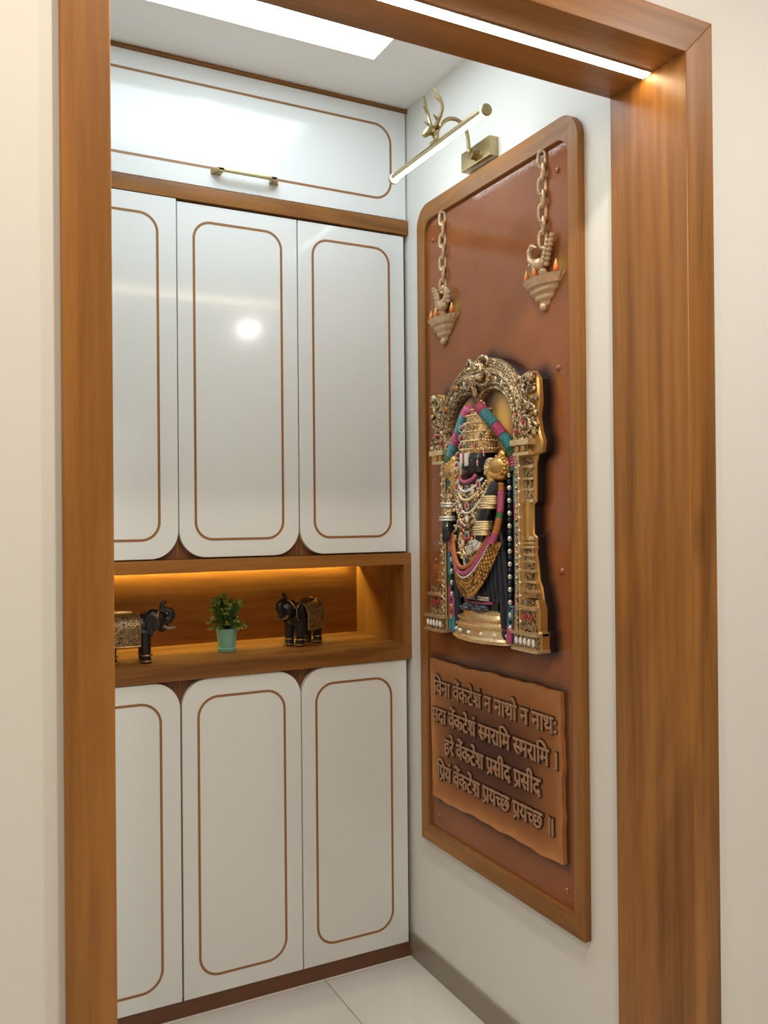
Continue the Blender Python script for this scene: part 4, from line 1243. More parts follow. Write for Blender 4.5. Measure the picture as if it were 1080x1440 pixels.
# ------------------------------------------------------------------ verse plaque with raised lettering
def wavy(p0, p1, n, amp, seed):
    r_ = random.Random(seed); out_ = []
    ph = [r_.random() * 6.28 for _ in range(3)]
    for k in range(n):
        t = k / n
        x = p0[0] + (p1[0] - p0[0]) * t; y = p0[1] + (p1[1] - p0[1]) * t
        w_ = amp * (math.sin(t * 19 + ph[0]) * 0.5 + math.sin(t * 43 + ph[1]) * 0.35 + math.sin(t * 7 + ph[2]) * 0.5) * min(1, 8 * t, 8 * (1 - t))
        l_ = math.hypot(p1[0] - p0[0], p1[1] - p0[1])
        out_.append((x - (p1[1] - p0[1]) / l_ * w_, y + (p1[0] - p0[0]) / l_ * w_))
    return out_
q0, q1, q2, q3 = PLQ[3], PLQ[2], PLQ[1], PLQ[0]      # bl, br, tr, tl
PE = [wavy(q0, q1, 60, 0.0035, 1), wavy(q1, q2, 44, 0.0035, 2), wavy(q2, q3, 60, 0.0040, 3), wavy(q3, q0, 44, 0.0012, 4)]
bot, rgt, topp, lft = PE[0] + [q1], PE[1] + [q2], (PE[2] + [q3])[::-1], (PE[3] + [q0])[::-1]
def lerp2(L_, t):
    k = t * (len(L_) - 1); i = min(int(k), len(L_) - 2); f_ = k - i
    return np.array(L_[i]) * (1 - f_) + np.array(L_[i + 1]) * f_
def coons(u, v):
    p = (1 - v) * lerp2(bot, u) + v * lerp2(topp, u) + (1 - u) * lerp2(lft, v) + u * lerp2(rgt, v)
    p = p - ((1 - u) * (1 - v) * np.array(q0) + u * (1 - v) * np.array(q1) + (1 - u) * v * np.array(q3) + u * v * np.array(q2))
    return p
pq = MB()
NU, NV = 90, 64
pts2 = [coons(i / NU, j / NV) for j in range(NV + 1) for i in range(NU + 1)]
def lift(u, v):
    d = min(u, 1 - u, (v), (1 - v))
    return 0.0185 + 0.004 * max(0, 1 - d / 0.05) ** 2
front = [P(p[0], p[1], lift((k % (NU + 1)) / NU, (k // (NU + 1)) / NV)) for k, p in enumerate(pts2)]
fs = [(j * (NU + 1) + i, j * (NU + 1) + i + 1, (j + 1) * (NU + 1) + i + 1, (j + 1) * (NU + 1) + i) for j in range(NV) for i in range(NU)]
ring_i = [i for i in range(NU + 1)] + [j * (NU + 1) + NU for j in range(1, NV + 1)] + [NV * (NU + 1) + i for i in range(NU - 1, -1, -1)] + [j * (NU + 1) for j in range(NV - 1, 0, -1)]
nf = len(front)
skirt_ = [P(pts2[i][0], pts2[i][1], 0.0095) for i in ring_i]
m_ = len(ring_i)
fs += [(ring_i[k], ring_i[(k + 1) % m_], nf + (k + 1) % m_, nf + k) for k in range(m_)]
pq.add(front + skirt_, fs)
colp = []
for k in range(nf):
    u = (k % (NU + 1)) / NU; v = (k // (NU + 1)) / NV
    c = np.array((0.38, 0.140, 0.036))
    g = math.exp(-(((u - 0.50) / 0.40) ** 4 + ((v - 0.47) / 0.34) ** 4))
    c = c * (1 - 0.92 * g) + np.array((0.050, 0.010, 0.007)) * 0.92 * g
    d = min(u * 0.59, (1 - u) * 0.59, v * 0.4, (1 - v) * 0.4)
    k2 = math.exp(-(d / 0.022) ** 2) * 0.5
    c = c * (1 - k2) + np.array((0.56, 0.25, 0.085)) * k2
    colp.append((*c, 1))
colp += [(0.40, 0.16, 0.05, 1)] * m_
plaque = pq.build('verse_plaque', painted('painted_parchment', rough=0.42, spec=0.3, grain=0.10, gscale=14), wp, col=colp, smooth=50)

GLYPHS = {
    '0935': (319, ['328,316 268,316 268,0 222,0 222,95 206,85 196,80 186,76 174,72 148,68 134,68 119,69 105,71 91,75 79,80 67,86 57,94 48,103 40,113 34,125 30,137 27,150 26,164 28,188 35,208 45,225 59,240 77,252 98,260 121,265 146,267 165,266 187,264 203,261 200,219 169,224 155,224 149,225 132,224 117,221 104,216 93,209 84,200 78,190 74,178 73,165 74,151 77,139 83,130 91,122 101,116 111,111 123,109 135,108 149,109 163,111 175,115 186,121 206,134 215,142 222,149 222,316 0,316 0,357 328,357']),
    '093f': (149, ['51,316 0,316 0,357 46,357 37,377 33,392 30,416 33,437 39,456 49,473 64,488 82,499 103,508 126,513 153,515 192,512 229,504 264,490 296,471 327,447 355,419 381,388 404,353 356,353 311,406 264,443 214,466 163,473 144,472 127,469 112,464 100,456 90,447 83,436 78,424 77,410 77,402 78,394 82,380 91,362 95,357 157,357 157,316 98,316 98,0 51,0']),
    '0928': (319, ['0,357 327,357 327,316 268,316 268,0 221,0 221,171 117,171 117,133 113,121 109,116 100,110 94,108 88,108 81,109 74,111 66,115 51,126 44,133 32,149 27,158 24,166 22,175 21,183 23,195 29,204 40,210 56,212 221,212 221,316 0,316']),
    '093e': (149, ['98,316 98,0 51,0 51,316 0,316 0,357 157,357 157,316']),
    '0947': (0, ['-97,353 -103,375 -109,394 -115,410 -121,425 -127,437 -133,447 -140,455 -147,462 -155,467 -163,470 -171,472 -181,473 -187,473 -203,470 -221,465 -235,507 -211,513 -183,515 -168,514 -154,511 -141,506 -129,500 -118,491 -107,480 -88,450 -79,431 -62,382 -54,353']),
    '0902': (0, ['-106,450 -104,456 -101,462 -97,467 -87,474 -81,476 -75,477 -68,476 -62,474 -52,467 -48,462 -45,456 -43,443 -45,431 -48,425 -52,420 -62,413 -68,411 -75,410 -81,411 -87,413 -97,420 -101,425 -104,431 -106,437']),
    '0915': (438, ['446,316 260,316 260,200 274,213 290,222 308,227 327,229 345,228 361,223 375,216 388,205 398,192 405,176 410,158 411,137 411,124 409,110 403,81 398,66 391,51 383,37 374,22 333,46 346,66 356,88 360,100 363,112 365,124 365,149 363,160 359,169 354,176 348,182 341,186 332,189 323,190 307,187 291,179 276,166 260,148 260,0 213,0 213,100 206,94 189,83 179,78 156,70 144,68 117,68 91,74 79,79 68,85 58,92 49,101 41,112 34,123 30,136 27,151 26,167 28,188 34,208 44,225 58,240 75,251 94,260 116,265 140,267 147,266 154,266 162,265 170,265 195,261 191,219 161,224 149,224 143,225 127,224 113,221 101,216 91,210 83,201 78,192 74,180 73,168 74,153 77,141 83,131 90,123 100,116 109,112 120,109 131,108 143,109 155,111 166,115 176,120 186,126 195,133 213,149 213,316 0,316 0,357 446,357']),
    '091f': (289, ['298,316 213,316 213,200 168,200 145,198 136,196 118,190 111,187 104,183 90,171 80,157 74,141 72,123 73,110 79,87 85,78 92,69 100,62 108,56 118,51 128,47 151,43 177,43 191,44 204,47 215,50 238,58 249,64 261,70 277,27 264,21 251,16 209,4 179,0 164,0 145,1 127,4 110,8 93,15 79,23 65,33 54,45 44,58 36,73 31,89 28,107 26,126 28,144 31,161 37,176 46,189 56,201 69,212 82,221 97,228 114,234 130,238 148,240 167,241 167,316 0,316 0,357 298,357']),
    '0936': (390, ['60,109 52,111 44,114 36,119 31,124 26,131 24,138 23,146 24,154 26,161 29,167 33,172 39,176 52,180 76,178 94,170 110,159 123,164 136,172 147,181 157,192 165,206 171,220 174,237 175,254 174,270 171,283 166,295 158,306 149,314 139,320 127,324 114,325 106,325 93,321 84,313 81,308 79,296 82,283 88,273 93,268 99,264 116,258 127,255 155,253 145,213 120,216 98,221 80,229 65,240 53,252 45,266 40,281 38,297 39,311 43,324 49,335 58,345 70,353 83,358 99,362 117,363 130,362 143,360 156,356 168,351 179,344 189,335 198,325 206,314 212,301 217,286 220,270 221,253 219,233 216,215 209,197 201,179 190,164 177,150 162,137 146,127 159,115 171,103 184,91 196,77 208,64 218,50 228,37 238,25 201,-1 187,19 173,37 160,53 148,67 125,92 114,102 103,111 87,109', '339,316 339,0 293,0 293,316 242,316 242,357 399,357 399,316']),
    '0925': (369, ['318,316 318,0 271,0 271,103 243,88 231,84 206,78 192,76 177,76 153,78 132,83 112,91 94,104 78,119 65,138 55,160 48,185 73,191 94,199 111,207 124,217 134,228 141,240 145,253 146,268 146,282 143,293 139,303 133,312 126,318 118,323 108,325 98,326 91,326 85,325 71,316 68,311 66,305 65,299 68,286 77,276 92,269 112,265 107,225 90,228 74,233 60,239 48,247 39,257 32,269 28,282 26,298 28,313 32,326 38,337 47,347 58,354 71,359 84,362 99,363 110,362 122,360 133,357 144,353 154,347 163,340 172,332 179,322 185,311 190,299 192,285 193,269 192,249 187,231 180,215 170,200 157,188 142,176 125,166 105,157 111,148 119,139 126,132 134,127 144,122 154,119 166,117 195,117 208,119 220,123 231,128 242,134 252,141 262,149 271,158 271,316 224,316 224,357 377,357 377,316']),
    '094b': (149, ['98,316 98,0 51,0 51,316 0,316 0,357 157,357 157,316', '52,353 46,375 40,394 34,410 28,425 22,437 9,455 2,462 -6,467 -14,470 -23,472 -32,473 -38,473 -55,470 -72,465 -86,507 -62,513 -34,515 -19,514 -5,511 8,506 20,500 31,491 41,480 51,466 61,450 70,431 87,382 95,353']),
    '0903': (156, ['45,257 47,264 55,276 66,284 73,286 80,287 87,286 93,284 105,276 109,270 112,264 114,257 115,250 114,243 112,236 109,230 105,224 99,219 93,216 87,214 80,213 73,214 66,216 61,219 55,224 47,236 45,243', '45,75 47,82 55,94 66,102 73,104 80,105 87,104 93,102 105,94 109,88 112,82 114,75 115,68 114,61 112,54 109,48 105,42 99,37 93,34 87,32 80,31 73,32 66,34 61,37 55,42 47,54 45,61']),
    '0938': (388, ['337,316 337,0 291,0 291,153 282,150 274,148 249,145 239,145 229,144 206,144 193,145 181,147 167,148 155,151 143,153 122,159 116,155 103,149 96,145 108,130 151,84 167,68 201,38 218,24 187,-7 171,7 156,21 113,64 76,104 57,127 36,155 28,170 25,206 32,216 37,220 43,223 51,225 60,226 73,224 79,222 90,216 104,201 110,207 114,213 118,221 124,246 124,254 125,263 124,271 124,279 121,301 115,316 0,316 0,357 397,357 397,316', '223,185 233,186 243,186 253,187 262,189 271,190 281,192 291,195 291,316 161,316 167,300 170,287 170,279 171,271 171,251 170,241 166,221 163,213 155,198 150,191 196,185']),
    '0926': (299, ['237,-33 231,-24 225,-14 220,-4 214,6 204,25 196,42 182,40 165,39 153,39 141,41 129,42 116,45 93,53 82,58 62,72 53,80 45,90 39,101 33,113 27,140 26,156 27,168 31,190 35,200 40,208 52,224 69,238 80,245 92,250 119,258 134,260 169,262 169,316 0,316 0,357 307,357 307,316 216,316 216,221 172,221 145,219 124,215 115,212 99,204 83,188 76,175 74,168 72,150 74,136 78,123 85,111 95,100 108,92 124,85 143,82 165,80 172,80 179,81 177,110 179,118 183,125 188,130 200,136 214,138 226,137 236,134 245,130 252,124 258,117 262,109 264,101 265,93 263,77 260,70 252,60 242,52 235,49 247,28 257,13 263,5 276,-14']),
    '092e': (343, ['292,316 292,0 246,0 246,144 119,144 119,122 117,106 111,95 106,91 97,87 86,87 74,91 68,94 41,118 29,136 26,142 24,148 22,160 24,169 30,177 41,183 48,184 72,184 72,316 0,316 0,357 352,357 352,316', '246,316 119,316 119,184 246,184']),
    '0930': (235, ['227,24 196,-7 179,7 163,21 132,50 91,91 68,116 37,155 29,170 25,206 32,216 37,220 43,223 51,225 60,226 73,224 79,222 85,219 100,206 104,200 123,213 131,221 137,229 141,238 144,248 146,258 147,269 147,275 143,301 137,316 0,316 0,357 244,357 244,316 184,316 188,306 191,293 193,263 192,248 190,234 186,221 180,210 173,199 165,189 156,181 146,173 135,165 122,158 110,152 96,146 109,131 124,116 139,100 173,68 209,38']),
    '0939': (305, ['184,40 194,43 211,51 218,56 224,62 228,69 231,76 231,85 230,95 227,104 222,112 215,119 205,125 193,128 178,131 161,132 142,131 126,127 112,122 100,115 91,106 85,96 81,84 79,71 81,54 83,45 90,28 96,19 113,0 124,-11 138,-23 155,-37 173,-51 142,-82 118,-61 96,-42 77,-23 62,-5 49,13 40,33 35,53 33,75 34,85 38,105 47,122 59,136 66,142 51,161 47,168 44,175 40,193 40,210 41,217 45,230 56,245 61,249 75,257 91,263 100,265 120,267 207,267 207,316 0,316 0,357 314,357 314,316 254,316 254,226 117,226 90,215 86,205 87,188 91,179 105,163 119,167 133,170 148,172 182,172 199,169 214,166 228,160 239,154 249,146 258,138 265,129 270,119 276,99 276,88 275,72 271,57 265,44 257,33 246,23 233,14 217,7 200,1']),
    '092a': (326, ['275,316 275,0 229,0 229,110 220,104 211,100 202,95 192,91 182,88 159,84 135,84 114,88 87,100 74,111 61,128 56,138 52,148 49,159 47,173 45,206 45,316 0,316 0,357 335,357 335,316', '229,316 92,316 92,191 109,138 117,132 126,128 138,125 162,125 173,127 184,131 204,141 213,147 229,161']),
    '0940': (149, ['-106,353 -111,363 -115,373 -121,392 -125,410 -126,420 -126,430 -125,447 -120,464 -113,478 -102,491 -89,501 -73,509 -55,513 -35,515 -19,514 -3,511 10,505 22,498 33,489 44,477 53,463 62,447 70,429 78,407 86,384 94,357 157,357 157,316 98,316 98,0 51,0 51,316 0,316 0,357 50,357 42,385 34,409 25,429 16,445 7,458 -5,467 -18,472 -33,474 -44,473 -53,470 -61,466 -68,460 -73,452 -77,443 -79,433 -80,421 -77,394 -68,370 -60,353']),
    '092f': (333, ['342,357 342,316 282,316 282,0 235,0 235,103 208,88 197,84 173,78 160,76 145,76 121,78 99,85 79,95 62,111 47,129 36,151 27,175 22,203 38,207 53,212 65,217 75,224 82,231 88,240 91,251 92,262 90,278 88,285 82,299 78,305 75,311 71,316 0,316 0,357', '74,173 80,160 87,148 95,139 103,131 113,125 123,120 135,117 163,117 188,123 199,129 209,135 219,142 227,149 235,157 235,316 121,316 128,301 134,286 137,271 138,256 134,227 122,204 102,186']),
    '091a': (364, ['373,316 313,316 313,0 267,0 267,95 251,85 241,81 231,76 221,73 209,70 196,68 182,68 161,69 142,74 125,82 109,92 97,106 88,121 83,139 81,158 81,166 85,182 88,189 96,203 106,213 22,212 22,253 223,253 219,213 201,213 185,212 171,209 158,205 147,198 138,191 132,181 128,170 127,157 128,146 131,136 136,127 144,120 152,115 162,111 171,109 182,108 196,109 209,111 220,115 231,120 241,127 259,141 267,149 267,316 0,316 0,357 373,357']),
    '091b': (402, ['170,40 192,41 212,45 232,50 250,58 268,68 283,80 296,93 308,107 318,123 324,141 328,159 330,178 329,191 326,203 322,213 316,223 309,231 301,236 291,240 280,241 271,240 263,238 257,235 248,225 244,213 244,197 247,188 252,180 259,173 268,166 279,160 292,154 307,150 288,114 267,121 248,130 233,140 221,151 211,163 205,176 201,190 199,204 200,218 203,230 208,241 215,252 224,260 235,268 247,273 261,276 261,316 0,316 0,357 411,357 411,316 307,316 307,274 321,269 334,262 346,253 356,242 364,229 370,214 374,197 375,177 374,160 371,144 367,128 361,112 353,97 343,82 332,68 320,55 306,43 290,32 273,23 255,15 235,8 215,4 193,1 170,0 144,1 121,6 102,13 86,24 74,37 65,51 60,67 58,84 58,91 60,103 68,122 76,133 64,139 54,146 46,154 38,163 32,173 28,183 26,194 25,206 26,222 31,237 39,249 51,259 64,267 80,273 98,276 118,277 136,277 165,272 162,232 122,238 100,236 84,229 74,217 71,201 72,193 74,186 78,180 84,175 98,167 116,161 125,164 153,167 177,165 173,125 159,125 135,123 118,115 108,103 105,85 106,74 109,65 115,57 122,51 132,46 143,43 156,41']),
    '0964': (218, ['111,357 158,357 158,0 111,0']),
    '0965': (344, ['238,357 284,357 284,0 238,0', '111,357 158,357 158,0 111,0']),
}

def glyph(ch):
    adv, polys = GLYPHS['%04x' % ord(ch)]
    return adv, [[tuple(map(int, q.split(','))) for q in p.split()] for p in polys]
def clip_left(poly, xm):
    """keep the part of an outline with x < xm"""
    out_ = []
    n = len(poly)
    for i in range(n):
        a, b = poly[i], poly[(i + 1) % n]
        ia, ib = a[0] < xm, b[0] < xm
        if ia: out_.append(a)
        if ia != ib:
            t = (xm - a[0]) / (b[0] - a[0])
            out_.append((xm, a[1] + t * (b[1] - a[1])))
    return out_
# visual order; '=' after a letter keeps only its half form, 'R' adds the r-stroke to the letter before it
V = '\u0935\u0947\u0902\u0915\u091f\u0947\u0936'
LINES = [
    ('\u093f\u0935\u0928\u093e ' + V + '\u0902 \u0928 \u0928\u093e\u0925\u094b \u0928 \u0928\u093e\u0925\u0903', -0.290, 0.266, -0.1515),
    ('\u0938\u0926\u093e ' + V + '\u0902 \u0938=\u092e\u0930\u093e\u093f\u092e \u0938=\u092e\u0930\u093e\u093f\u092e \u0964', -0.302, 0.268, -0.2310),
    ('\u0939\u0930\u0947 ' + V + ' \u092aR\u0938\u0940\u0926 \u092aR\u0938\u0940\u0926', -0.233, 0.206, -0.3100),
    ('\u093f\u092aR\u092f\u0902 ' + V + ' \u092aR\u092f\u091a=\u091b \u092aR\u092f\u091a=\u091b \u0965', -0.272, 0.252, -0.3885),
]
MT['letter'] = plain('copper_lettering', (0.47, 0.26, 0.145), 0.38, metal=0.3, noise=0.2, nscale=60)
MT['letter_back'] = plain('dark_lettering_outline', (0.020, 0.010, 0.008), 0.5)
HEAD = 357.0
def layout(text):
    x = 0.0; shapes = []; words = []; prev = ''
    i = 0
    while i < len(text):
        ch = text[i]
        if ch == ' ':
            x += 165; i += 1; prev = ' '; words.append(shapes); shapes = []; continue
        if ch == 'R':
            # stroke falling from the stem to the lower left
            xs = x - 100
            shapes.append([(xs, 128), (xs, 72), (xs - 168, -52), (xs - 192, -14)])
            i += 1; continue
        adv, polys = glyph(ch)
        if i + 1 < len(text) and text[i + 1] == '=':
            bar = adv - 149 + 51
            xm = bar + 4
            for p in polys:
                c = clip_left(p, xm)
                if len(c) > 2: shapes.append([(x + a, b) for a, b in c])
            x += bar - 12; i += 2; prev = ch; continue
        dx = 0
        if ch == '\u0902' and prev == '\u0947': dx = 62
        for p in polys: shapes.append([(x + dx + a, b) for a, b in p])
        x += adv; prev = ch; i += 1
    words.append(shapes)
    return words
def group_glyph(shapes):
    """outer outlines with the holes that lie in them"""
    def area(p): return sum(p[i][0] * p[(i + 1) % len(p)][1] - p[(i + 1) % len(p)][0] * p[i][1] for i in range(len(p))) / 2
    def inside(pt, poly):
        c = False
        for i in range(len(poly)):
            (ax, ay), (bx, by) = poly[i], poly[(i + 1) % len(poly)]
            if (ay > pt[1]) != (by > pt[1]) and pt[0] < (bx - ax) * (pt[1] - ay) / (by - ay) + ax: c = not c
        return c
    items = [(p, area(p)) for p in shapes if abs(area(p)) > 30]
    outs = []
    for i, (p, a) in enumerate(items):
        host = None
        for j, (q, b) in enumerate(items):
            if i != j and abs(b) > abs(a) and a * b < 0 and all(inside(t, q) for t in p[::3]): host = j
        outs.append((p, host))
    res = {}
    for i, (p, h) in enumerate(outs):
        if h is None: res.setdefault(i, []).insert(0, p)
    for i, (p, h) in enumerate(outs):
        if h is not None and h in res: res[h].append(p)
    return list(res.values())
def letters(name, groups, fn2, e0, e1, off, mat, parent):
    vs, fs = [], []
    for polys in groups:
        cu = bpy.data.curves.new('outline', 'CURVE'); cu.dimensions = '2D'; cu.fill_mode = 'BOTH'
        cu.extrude = 0.5; cu.offset = off
        for p in polys:
            sp = cu.splines.new('POLY'); sp.points.add(len(p) - 1); sp.use_cyclic_u = True
            for q, (a, b) in zip(sp.points, p):
                aa, bb = fn2(a, b); q.co = (aa, bb, 0, 1)
        ob = bpy.data.objects.new('outline', cu)
        me = ob.to_mesh()
        n = len(vs)
        for v in me.vertices:
            vs.append(P(v.co.x, v.co.y, e1 if v.co.z > 0 else e0))
        fs += [tuple(n + i for i in f.vertices) for f in me.polygons]
        ob.to_mesh_clear()
        bpy.data.objects.remove(ob); bpy.data.curves.remove(cu)
    mb = MB(); mb.v = vs; mb.f = fs
    return mb.build(name, mat, parent, smooth=30)
for text, a0, a1, bh in LINES:
    words = layout(text)
    xs = [p[0] for w_ in words for s_ in w_ for p in s_]
    x0, x1 = min(xs), max(xs)
    kx = (a1 - a0) / (x1 - x0)
    ky = 0.0385 / HEAD
    fn2 = lambda a, b: (a0 + (a - x0) * kx, bh + (b - HEAD) * ky)
    for w_ in words:
        grp = group_glyph(w_)
        o = letters('raised_word', grp, fn2, 0.0195, 0.0245, 0.0004, MT['letter'], plaque)
        letters('raised_word_edge', grp, fn2, 0.017, 0.0212, 0.0030, MT['letter_back'], plaque)
tag(wp, 'tall brown devotional wall panel with golden deity relief, hanging oil lamps and verse plaque', 'wall panel')

# ------------------------------------------------------------------ things on the display shelf
MT['ele'] = plain('black_resin', (0.008, 0.007, 0.008), 0.40, coat=0.1, bump=0.1, bscale=200)
MT['ele_gold'] = plain('rubbed_gold', (0.36, 0.22, 0.08), 0.38, metal=0.6, noise=0.5, nscale=150)
def blanket_mat():
    m, N, L, B = newmat('gold_tracery_on_black')
    tc = N.new('ShaderNodeTexCoord')
    nz = N.new('ShaderNodeTexNoise'); nz.inputs['Scale'].default_value = 60; nz.inputs['Detail'].default_value = 1
    L.new(tc.outputs['Object'], nz.inputs['Vector'])
    vo = N.new('ShaderNodeTexVoronoi'); vo.inputs['Scale'].default_value = 75; vo.feature = 'DISTANCE_TO_EDGE'
    mxv = N.new('ShaderNodeMix'); mxv.data_type = 'VECTOR'; mxv.inputs[0].default_value = 0.12
    L.new(tc.outputs['Object'], mxv.inputs[4]); L.new(nz.outputs['Color'], mxv.inputs[5]); L.new(mxv.outputs[1], vo.inputs['Vector'])
    rp = N.new('ShaderNodeValToRGB')
    rp.color_ramp.elements[0].position = 0.06; rp.color_ramp.elements[0].color = (0.40, 0.26, 0.10, 1)
    rp.color_ramp.elements[1].position = 0.16; rp.color_ramp.elements[1].color = (0.020, 0.013, 0.010, 1)
    L.new(vo.outputs['Distance'], rp.inputs[0]); L.new(rp.outputs[0], B.inputs['Base Color'])
    B.inputs['Roughness'].default_value = 0.4; B.inputs['Metallic'].default_value = 0.4
    bp = N.new('ShaderNodeBump'); bp.inputs['Strength'].default_value = 0.5; bp.inputs['Distance'].default_value = 0.001; bp.invert = True
    L.new(vo.outputs['Distance'], bp.inputs['Height']); L.new(bp.outputs['Normal'], B.inputs['Normal'])
    return m
MT['blanket'] = blanket_mat()
MT['tusk'] = plain('dark_ivory_paint', (0.22, 0.15, 0.09), 0.4)

def elephant_meshes():
    """parts in local space: x forwards, feet on z = 0"""
    Q = {}
    b = MB()
    b.ball((0.0, 0, 0.085), (0.064, 0.035, 0.042), 24, 16)
    b.ball((0.034, 0, 0.092), (0.036, 0.033, 0.040), 20, 14)
    b.ball((-0.040, 0, 0.084), (0.034, 0.034, 0.042), 20, 14)
    b.ball((0.074, 0, 0.112), (0.030, 0.024, 0.029), 20, 14)
    b.ball((0.066, 0, 0.128), (0.017, 0.018, 0.015), 16, 10)
    b.ball((0.092, 0, 0.098), (0.017, 0.015, 0.022), 14, 10)
    for sx, dx in ((0.040, 0.004), (-0.044, -0.002)):
        for sy in (-1, 1):
            b.tube([(sx, sy * 0.019, 0.085), (sx + dx, sy * 0.020, 0.045), (sx + dx, sy * 0.020, 0.016), (sx + dx + 0.002, sy * 0.020, 0.0)], [0.020, 0.0155, 0.0135, 0.0155], 14)
    tr = smooth_path([(0.088, 0, 0.108), (0.104, 0, 0.108), (0.116, 0, 0.118), (0.114, 0, 0.132), (0.099, 0, 0.138), (0.091, 0, 0.147), (0.094, 0, 0.157), (0.104, 0, 0.160)], 5)
    n = len(tr)
    b.tube(tr, [0.0145 - 0.0095 * (i / (n - 1)) for i in range(n)], 12)
    b.tube(smooth_path([(-0.072, 0, 0.096), (-0.080, 0.002, 0.075), (-0.079, 0.004, 0.050)], 4), 0.0032, 8)
    me = b.mesh('body_source', MT['ele'])
    src = bpy.data.objects.new('body_source', me); COL.objects.link(src)
    rm = src.modifiers.new('remesh', 'REMESH'); rm.mode = 'VOXEL'; rm.voxel_size = 0.0026
    sm = src.modifiers.new('smooth', 'SMOOTH'); sm.iterations = 5; sm.factor = 0.5
    bpy.context.view_layer.update()
    dg = bpy.context.evaluated_depsgraph_get()
    out_ = bpy.data.meshes.new_from_object(src.evaluated_get(dg), depsgraph=dg)
    out_.name = 'body'; out_.shade_smooth()
    bpy.data.objects.remove(src); bpy.data.meshes.remove(me)
    Q['body'] = [out_]
    Q['ear'] = []
    for s in (-1, 1):
        e = MB()
        rot = Matrix.Rotation(s * R(24), 3, 'Z') @ Matrix.Rotation(s * R(-12), 3, 'X')
        e.ball((0.056, s * 0.031, 0.104), (0.022, 0.0045, 0.028), 18, 12, rot)
        e.ball((0.052, s * 0.032, 0.088), (0.013, 0.0040, 0.020), 14, 10, rot)
        Q['ear'].append(e.mesh('ear', MT['ele'], smooth=60))
    Q['tusk'] = []
    for s in (-1, 1):
        t = MB(); t.tube(smooth_path([(0.094, s * 0.012, 0.094), (0.110, s * 0.016, 0.088), (0.128, s * 0.017, 0.091)], 4), [0.0048, 0.0046, 0.0044, 0.004, 0.0036, 0.0032, 0.0027, 0.002, 0.0010], 8)
        Q['tusk'].append(t.mesh('tusk', MT['tusk']))
    def drape(u, v, k=0.0):
        x = -0.072 + 0.100 * u
        wy = 0.0400 * math.sqrt(max(0.12, 1 - ((x + 0.004) / 0.090) ** 2)) + 0.002 + k
        th = math.pi * (1.36 * v - 0.18)
        y = wy * math.cos(th); z = 0.086 + (0.0445 + k) * math.sin(th) if 0 <= th <= math.pi else 0.086 - (-th if th < 0 else th - math.pi) * 0.068
        if th < 0: y = wy
        if th > math.pi: y = -wy
        return (x, y, z)
    bl = MB(); bl.grid(lambda u, v: drape(u, v), 20, 44)
    Q['blanket'] = [bl.mesh('blanket', MT['blanket'], smooth=60)]
    hb = MB()
    for v in (0.0, 1.0):
        hb.tube([drape(u, v, 0.001) for u in np.linspace(0, 1, 14)], 0.0026, 8)
    for u in (0.0, 1.0):
        hb.tube([drape(u, v, 0.001) for v in np.linspace(0, 1, 30)], 0.0022, 8)
    hb.tube([drape(u, 0.5, 0.004) for u in np.linspace(0.2, 0.85, 10)], [0.004, 0.006, 0.007, 0.0075, 0.008, 0.008, 0.0075, 0.007, 0.006, 0.004], 8)
    Q['blanket_border'] = [hb.mesh('blanket_border', MT['ele_gold'])]
    ft = MB()
    Q['foot_band'] = []
    for sx in (0.046, -0.044):
        for sy in (-1, 1):
            f_ = MB()
            for z in (0.004, 0.020):
                f_.tube([(sx + 0.0155 * math.cos(R(t)), sy * 0.020 + 0.0155 * math.sin(R(t)), z) for t in range(0, 361, 20)], 0.0022, 7, caps=False)
            for t in (-40, 0, 40):
                f_.ball((sx + 0.015 * math.cos(R(t)), sy * 0.020 + 0.015 * math.sin(R(t)), 0.004), (0.004, 0.004, 0.0038), 8, 5)
            Q['foot_band'].append(f_.mesh('foot_band', MT['ele_gold']))
    hd_ = MB()
    hd_.tube([(0.070 + 0.012 * math.sin(R(t)), 0.0245 * math.cos(R(t)), 0.110 + 0.031 * math.sin(R(t))) for t in range(10, 171, 10)], 0.0026, 8)
    for k in range(4): hd_.ball((0.072 + 0.009 * k, 0, 0.1415 - 0.0022 * k * k), (0.005, 0.006, 0.0034), 8, 5)
    for s in (-1, 1):
        hd_.tube([(0.056 + 0.021 * math.cos(R(t)), s * (0.0365 - 0.004 * math.cos(R(t))), 0.104 + 0.027 * math.sin(R(t))) for t in range(-70, 91, 16)], 0.0014, 6)
    for k in range(6): hd_.ball((0.107 + 0.004 * math.sin(k), 0.006 * (1 if k % 2 else -1), 0.116 + 0.003 * k), 0.0026, 6, 4)
    Q['head_band'] = [hd_.mesh('head_band', MT['ele_gold'])]
    return Q
EQ = elephant_meshes()
def elephant(loc, rz, label):
    r_ = empty('elephant_figurine', loc, rz)
    for nm, ms in EQ.items():
        for me in ms:
            o = bpy.data.objects.new(nm, me); COL.objects.link(o); o.parent = r_
    tag(r_, label, 'figurine', 'elephant figurines on the shelf')
    return r_
ZF = ZSI + 0.0012
elephant((0.458, 2.405, ZF), R(-4), 'black elephant figurine with gold blanket facing right, nearest the left jamb')
elephant((1.003, 2.490, ZF), R(211), 'black elephant figurine with raised trunk turned left, right of the potted plant')

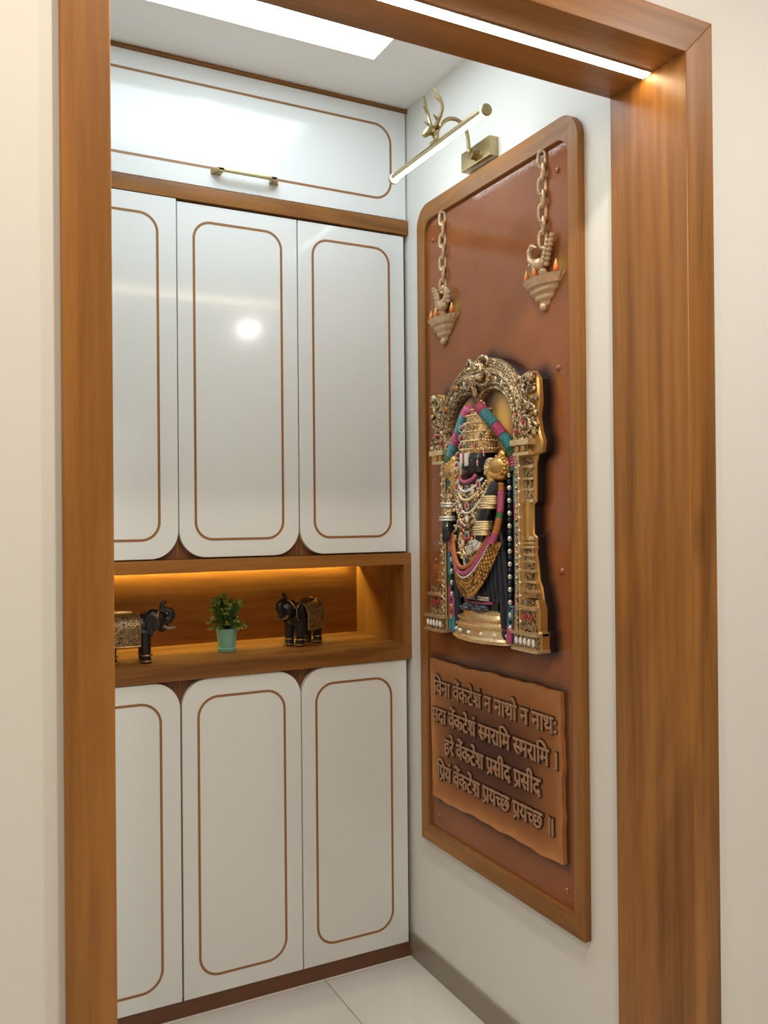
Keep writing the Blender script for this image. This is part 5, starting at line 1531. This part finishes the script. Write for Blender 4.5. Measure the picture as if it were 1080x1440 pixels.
# potted plant
px, py = 0.754, 2.470
pt = empty('potted_plant', (px, py, ZF))
mint = plain('mint_green_plastic', (0.24, 0.56, 0.46), 0.45)
MB().lathe([(0.0, 0.004), (0.0225, 0.004), (0.0260, 0.020), (0.0300, 0.056), (0.0318, 0.062), (0.0318, 0.066), (0.0285, 0.066), (0.0275, 0.058), (0.0, 0.056)], (px, py, ZF), 32).build('pot', mint, pt)
MB().lathe([(0.0, 0.0), (0.0265, 0.0), (0.0290, 0.009), (0.0275, 0.011), (0.0230, 0.0045), (0.0, 0.0040)], (px, py, ZF), 32).build('saucer', mint, pt)
MB().lathe([(0.0, 0.0565), (0.0274, 0.0585), (0.0274, 0.061), (0.012, 0.063), (0.0, 0.0635)], (px, py, ZF), 24).build('soil', plain('dark_soil', (0.03, 0.02, 0.012), 0.9, bump=0.6, bscale=200), pt)
r3 = random.Random(11)
stm = MB(); lv = {'leafy_sprays': MB(), 'light_leaf_tips': MB()}
def leaf(mb, c, d, l_, w_):
    d = d.normalized(); side = d.cross(Vector((0, 0, 1)))
    side = side.normalized() if side.length > 1e-3 else Vector((1, 0, 0))
    side = (Matrix.Rotation(r3.uniform(-0.9, 0.9), 3, d) @ side)
    nrm = side.cross(d)
    t = 0.0004
    top_ = [c, c + d * l_ * 0.35 + side * w_ + nrm * 0.0010, c + d * l_ * 0.72 + side * w_ * 0.8 + nrm * 0.0006, c + d * l_ - nrm * 0.0012, c + d * l_ * 0.72 - side * w_ * 0.8 + nrm * 0.0006, c + d * l_ * 0.35 - side * w_ + nrm * 0.0010, c + d * l_ * 0.5 - nrm * 0.0006]
    bot_ = [p - nrm * t for p in top_]
    fs_ = [(0, 1, 6), (1, 2, 6), (2, 3, 6), (3, 4, 6), (4, 5, 6), (5, 0, 6)]
    mb.add(top_ + bot_, fs_ + [(7 + c_, 7 + b_, 7 + a_) for a_, b_, c_ in fs_] + [(i, (i + 1) % 6, 7 + (i + 1) % 6, 7 + i) for i in range(6)])
cen = Vector((px, py, ZF + 0.062))
for k in range(70):
    th = r3.uniform(0, 6.283); el = R(r3.uniform(-25, 88)); rad_ = r3.uniform(0.040, 0.056)
    dirv = Vector((math.cos(el) * math.cos(th), math.cos(el) * math.sin(th), math.sin(el)))
    tip = cen + Vector((0, 0, 0.036)) + Vector((dirv.x * rad_, dirv.y * rad_, dirv.z * rad_ * 1.15))
    if el < R(12): tip.z -= 0.010
    mid = cen.lerp(tip, 0.5) + Vector((0, 0, 0.010))
    path = smooth_path([cen + Vector((r3.uniform(-.004, .004), r3.uniform(-.004, .004), -0.002)), mid, tip], 5)
    stm.tube(path, [0.0013 - 0.0008 * i / (len(path) - 1) for i in range(len(path))], 5)
    for i in range(4, len(path)):
        for q in range(2 if i < len(path) - 1 else 3):
            dd = (path[min(i + 1, len(path) - 1)] - path[i - 1]).normalized() + Vector((r3.uniform(-1, 1), r3.uniform(-1, 1), r3.uniform(-0.4, 0.9))) * 0.9
            leaf(lv['light_leaf_tips' if i >= len(path) - 2 else 'leafy_sprays'], path[i], dd, r3.uniform(0.011, 0.016), r3.uniform(0.0026, 0.0040))
stm.build('stems', plain('plant_stem', (0.05, 0.09, 0.03), 0.6), pt)['kind'] = 'stuff'
lv['leafy_sprays'].build('leafy_sprays', plain('dark_green_leaf', (0.095, 0.195, 0.032), 0.45, noise=0.35, nscale=90), pt, smooth=None)['kind'] = 'stuff'
lv['light_leaf_tips'].build('light_leaf_tips', plain('young_green_leaf', (0.33, 0.42, 0.07), 0.45, noise=0.3, nscale=90), pt, smooth=None)['kind'] = 'stuff'
tag(pt, 'small green artificial plant in a mint pot between the two elephant figurines', 'potted plant')
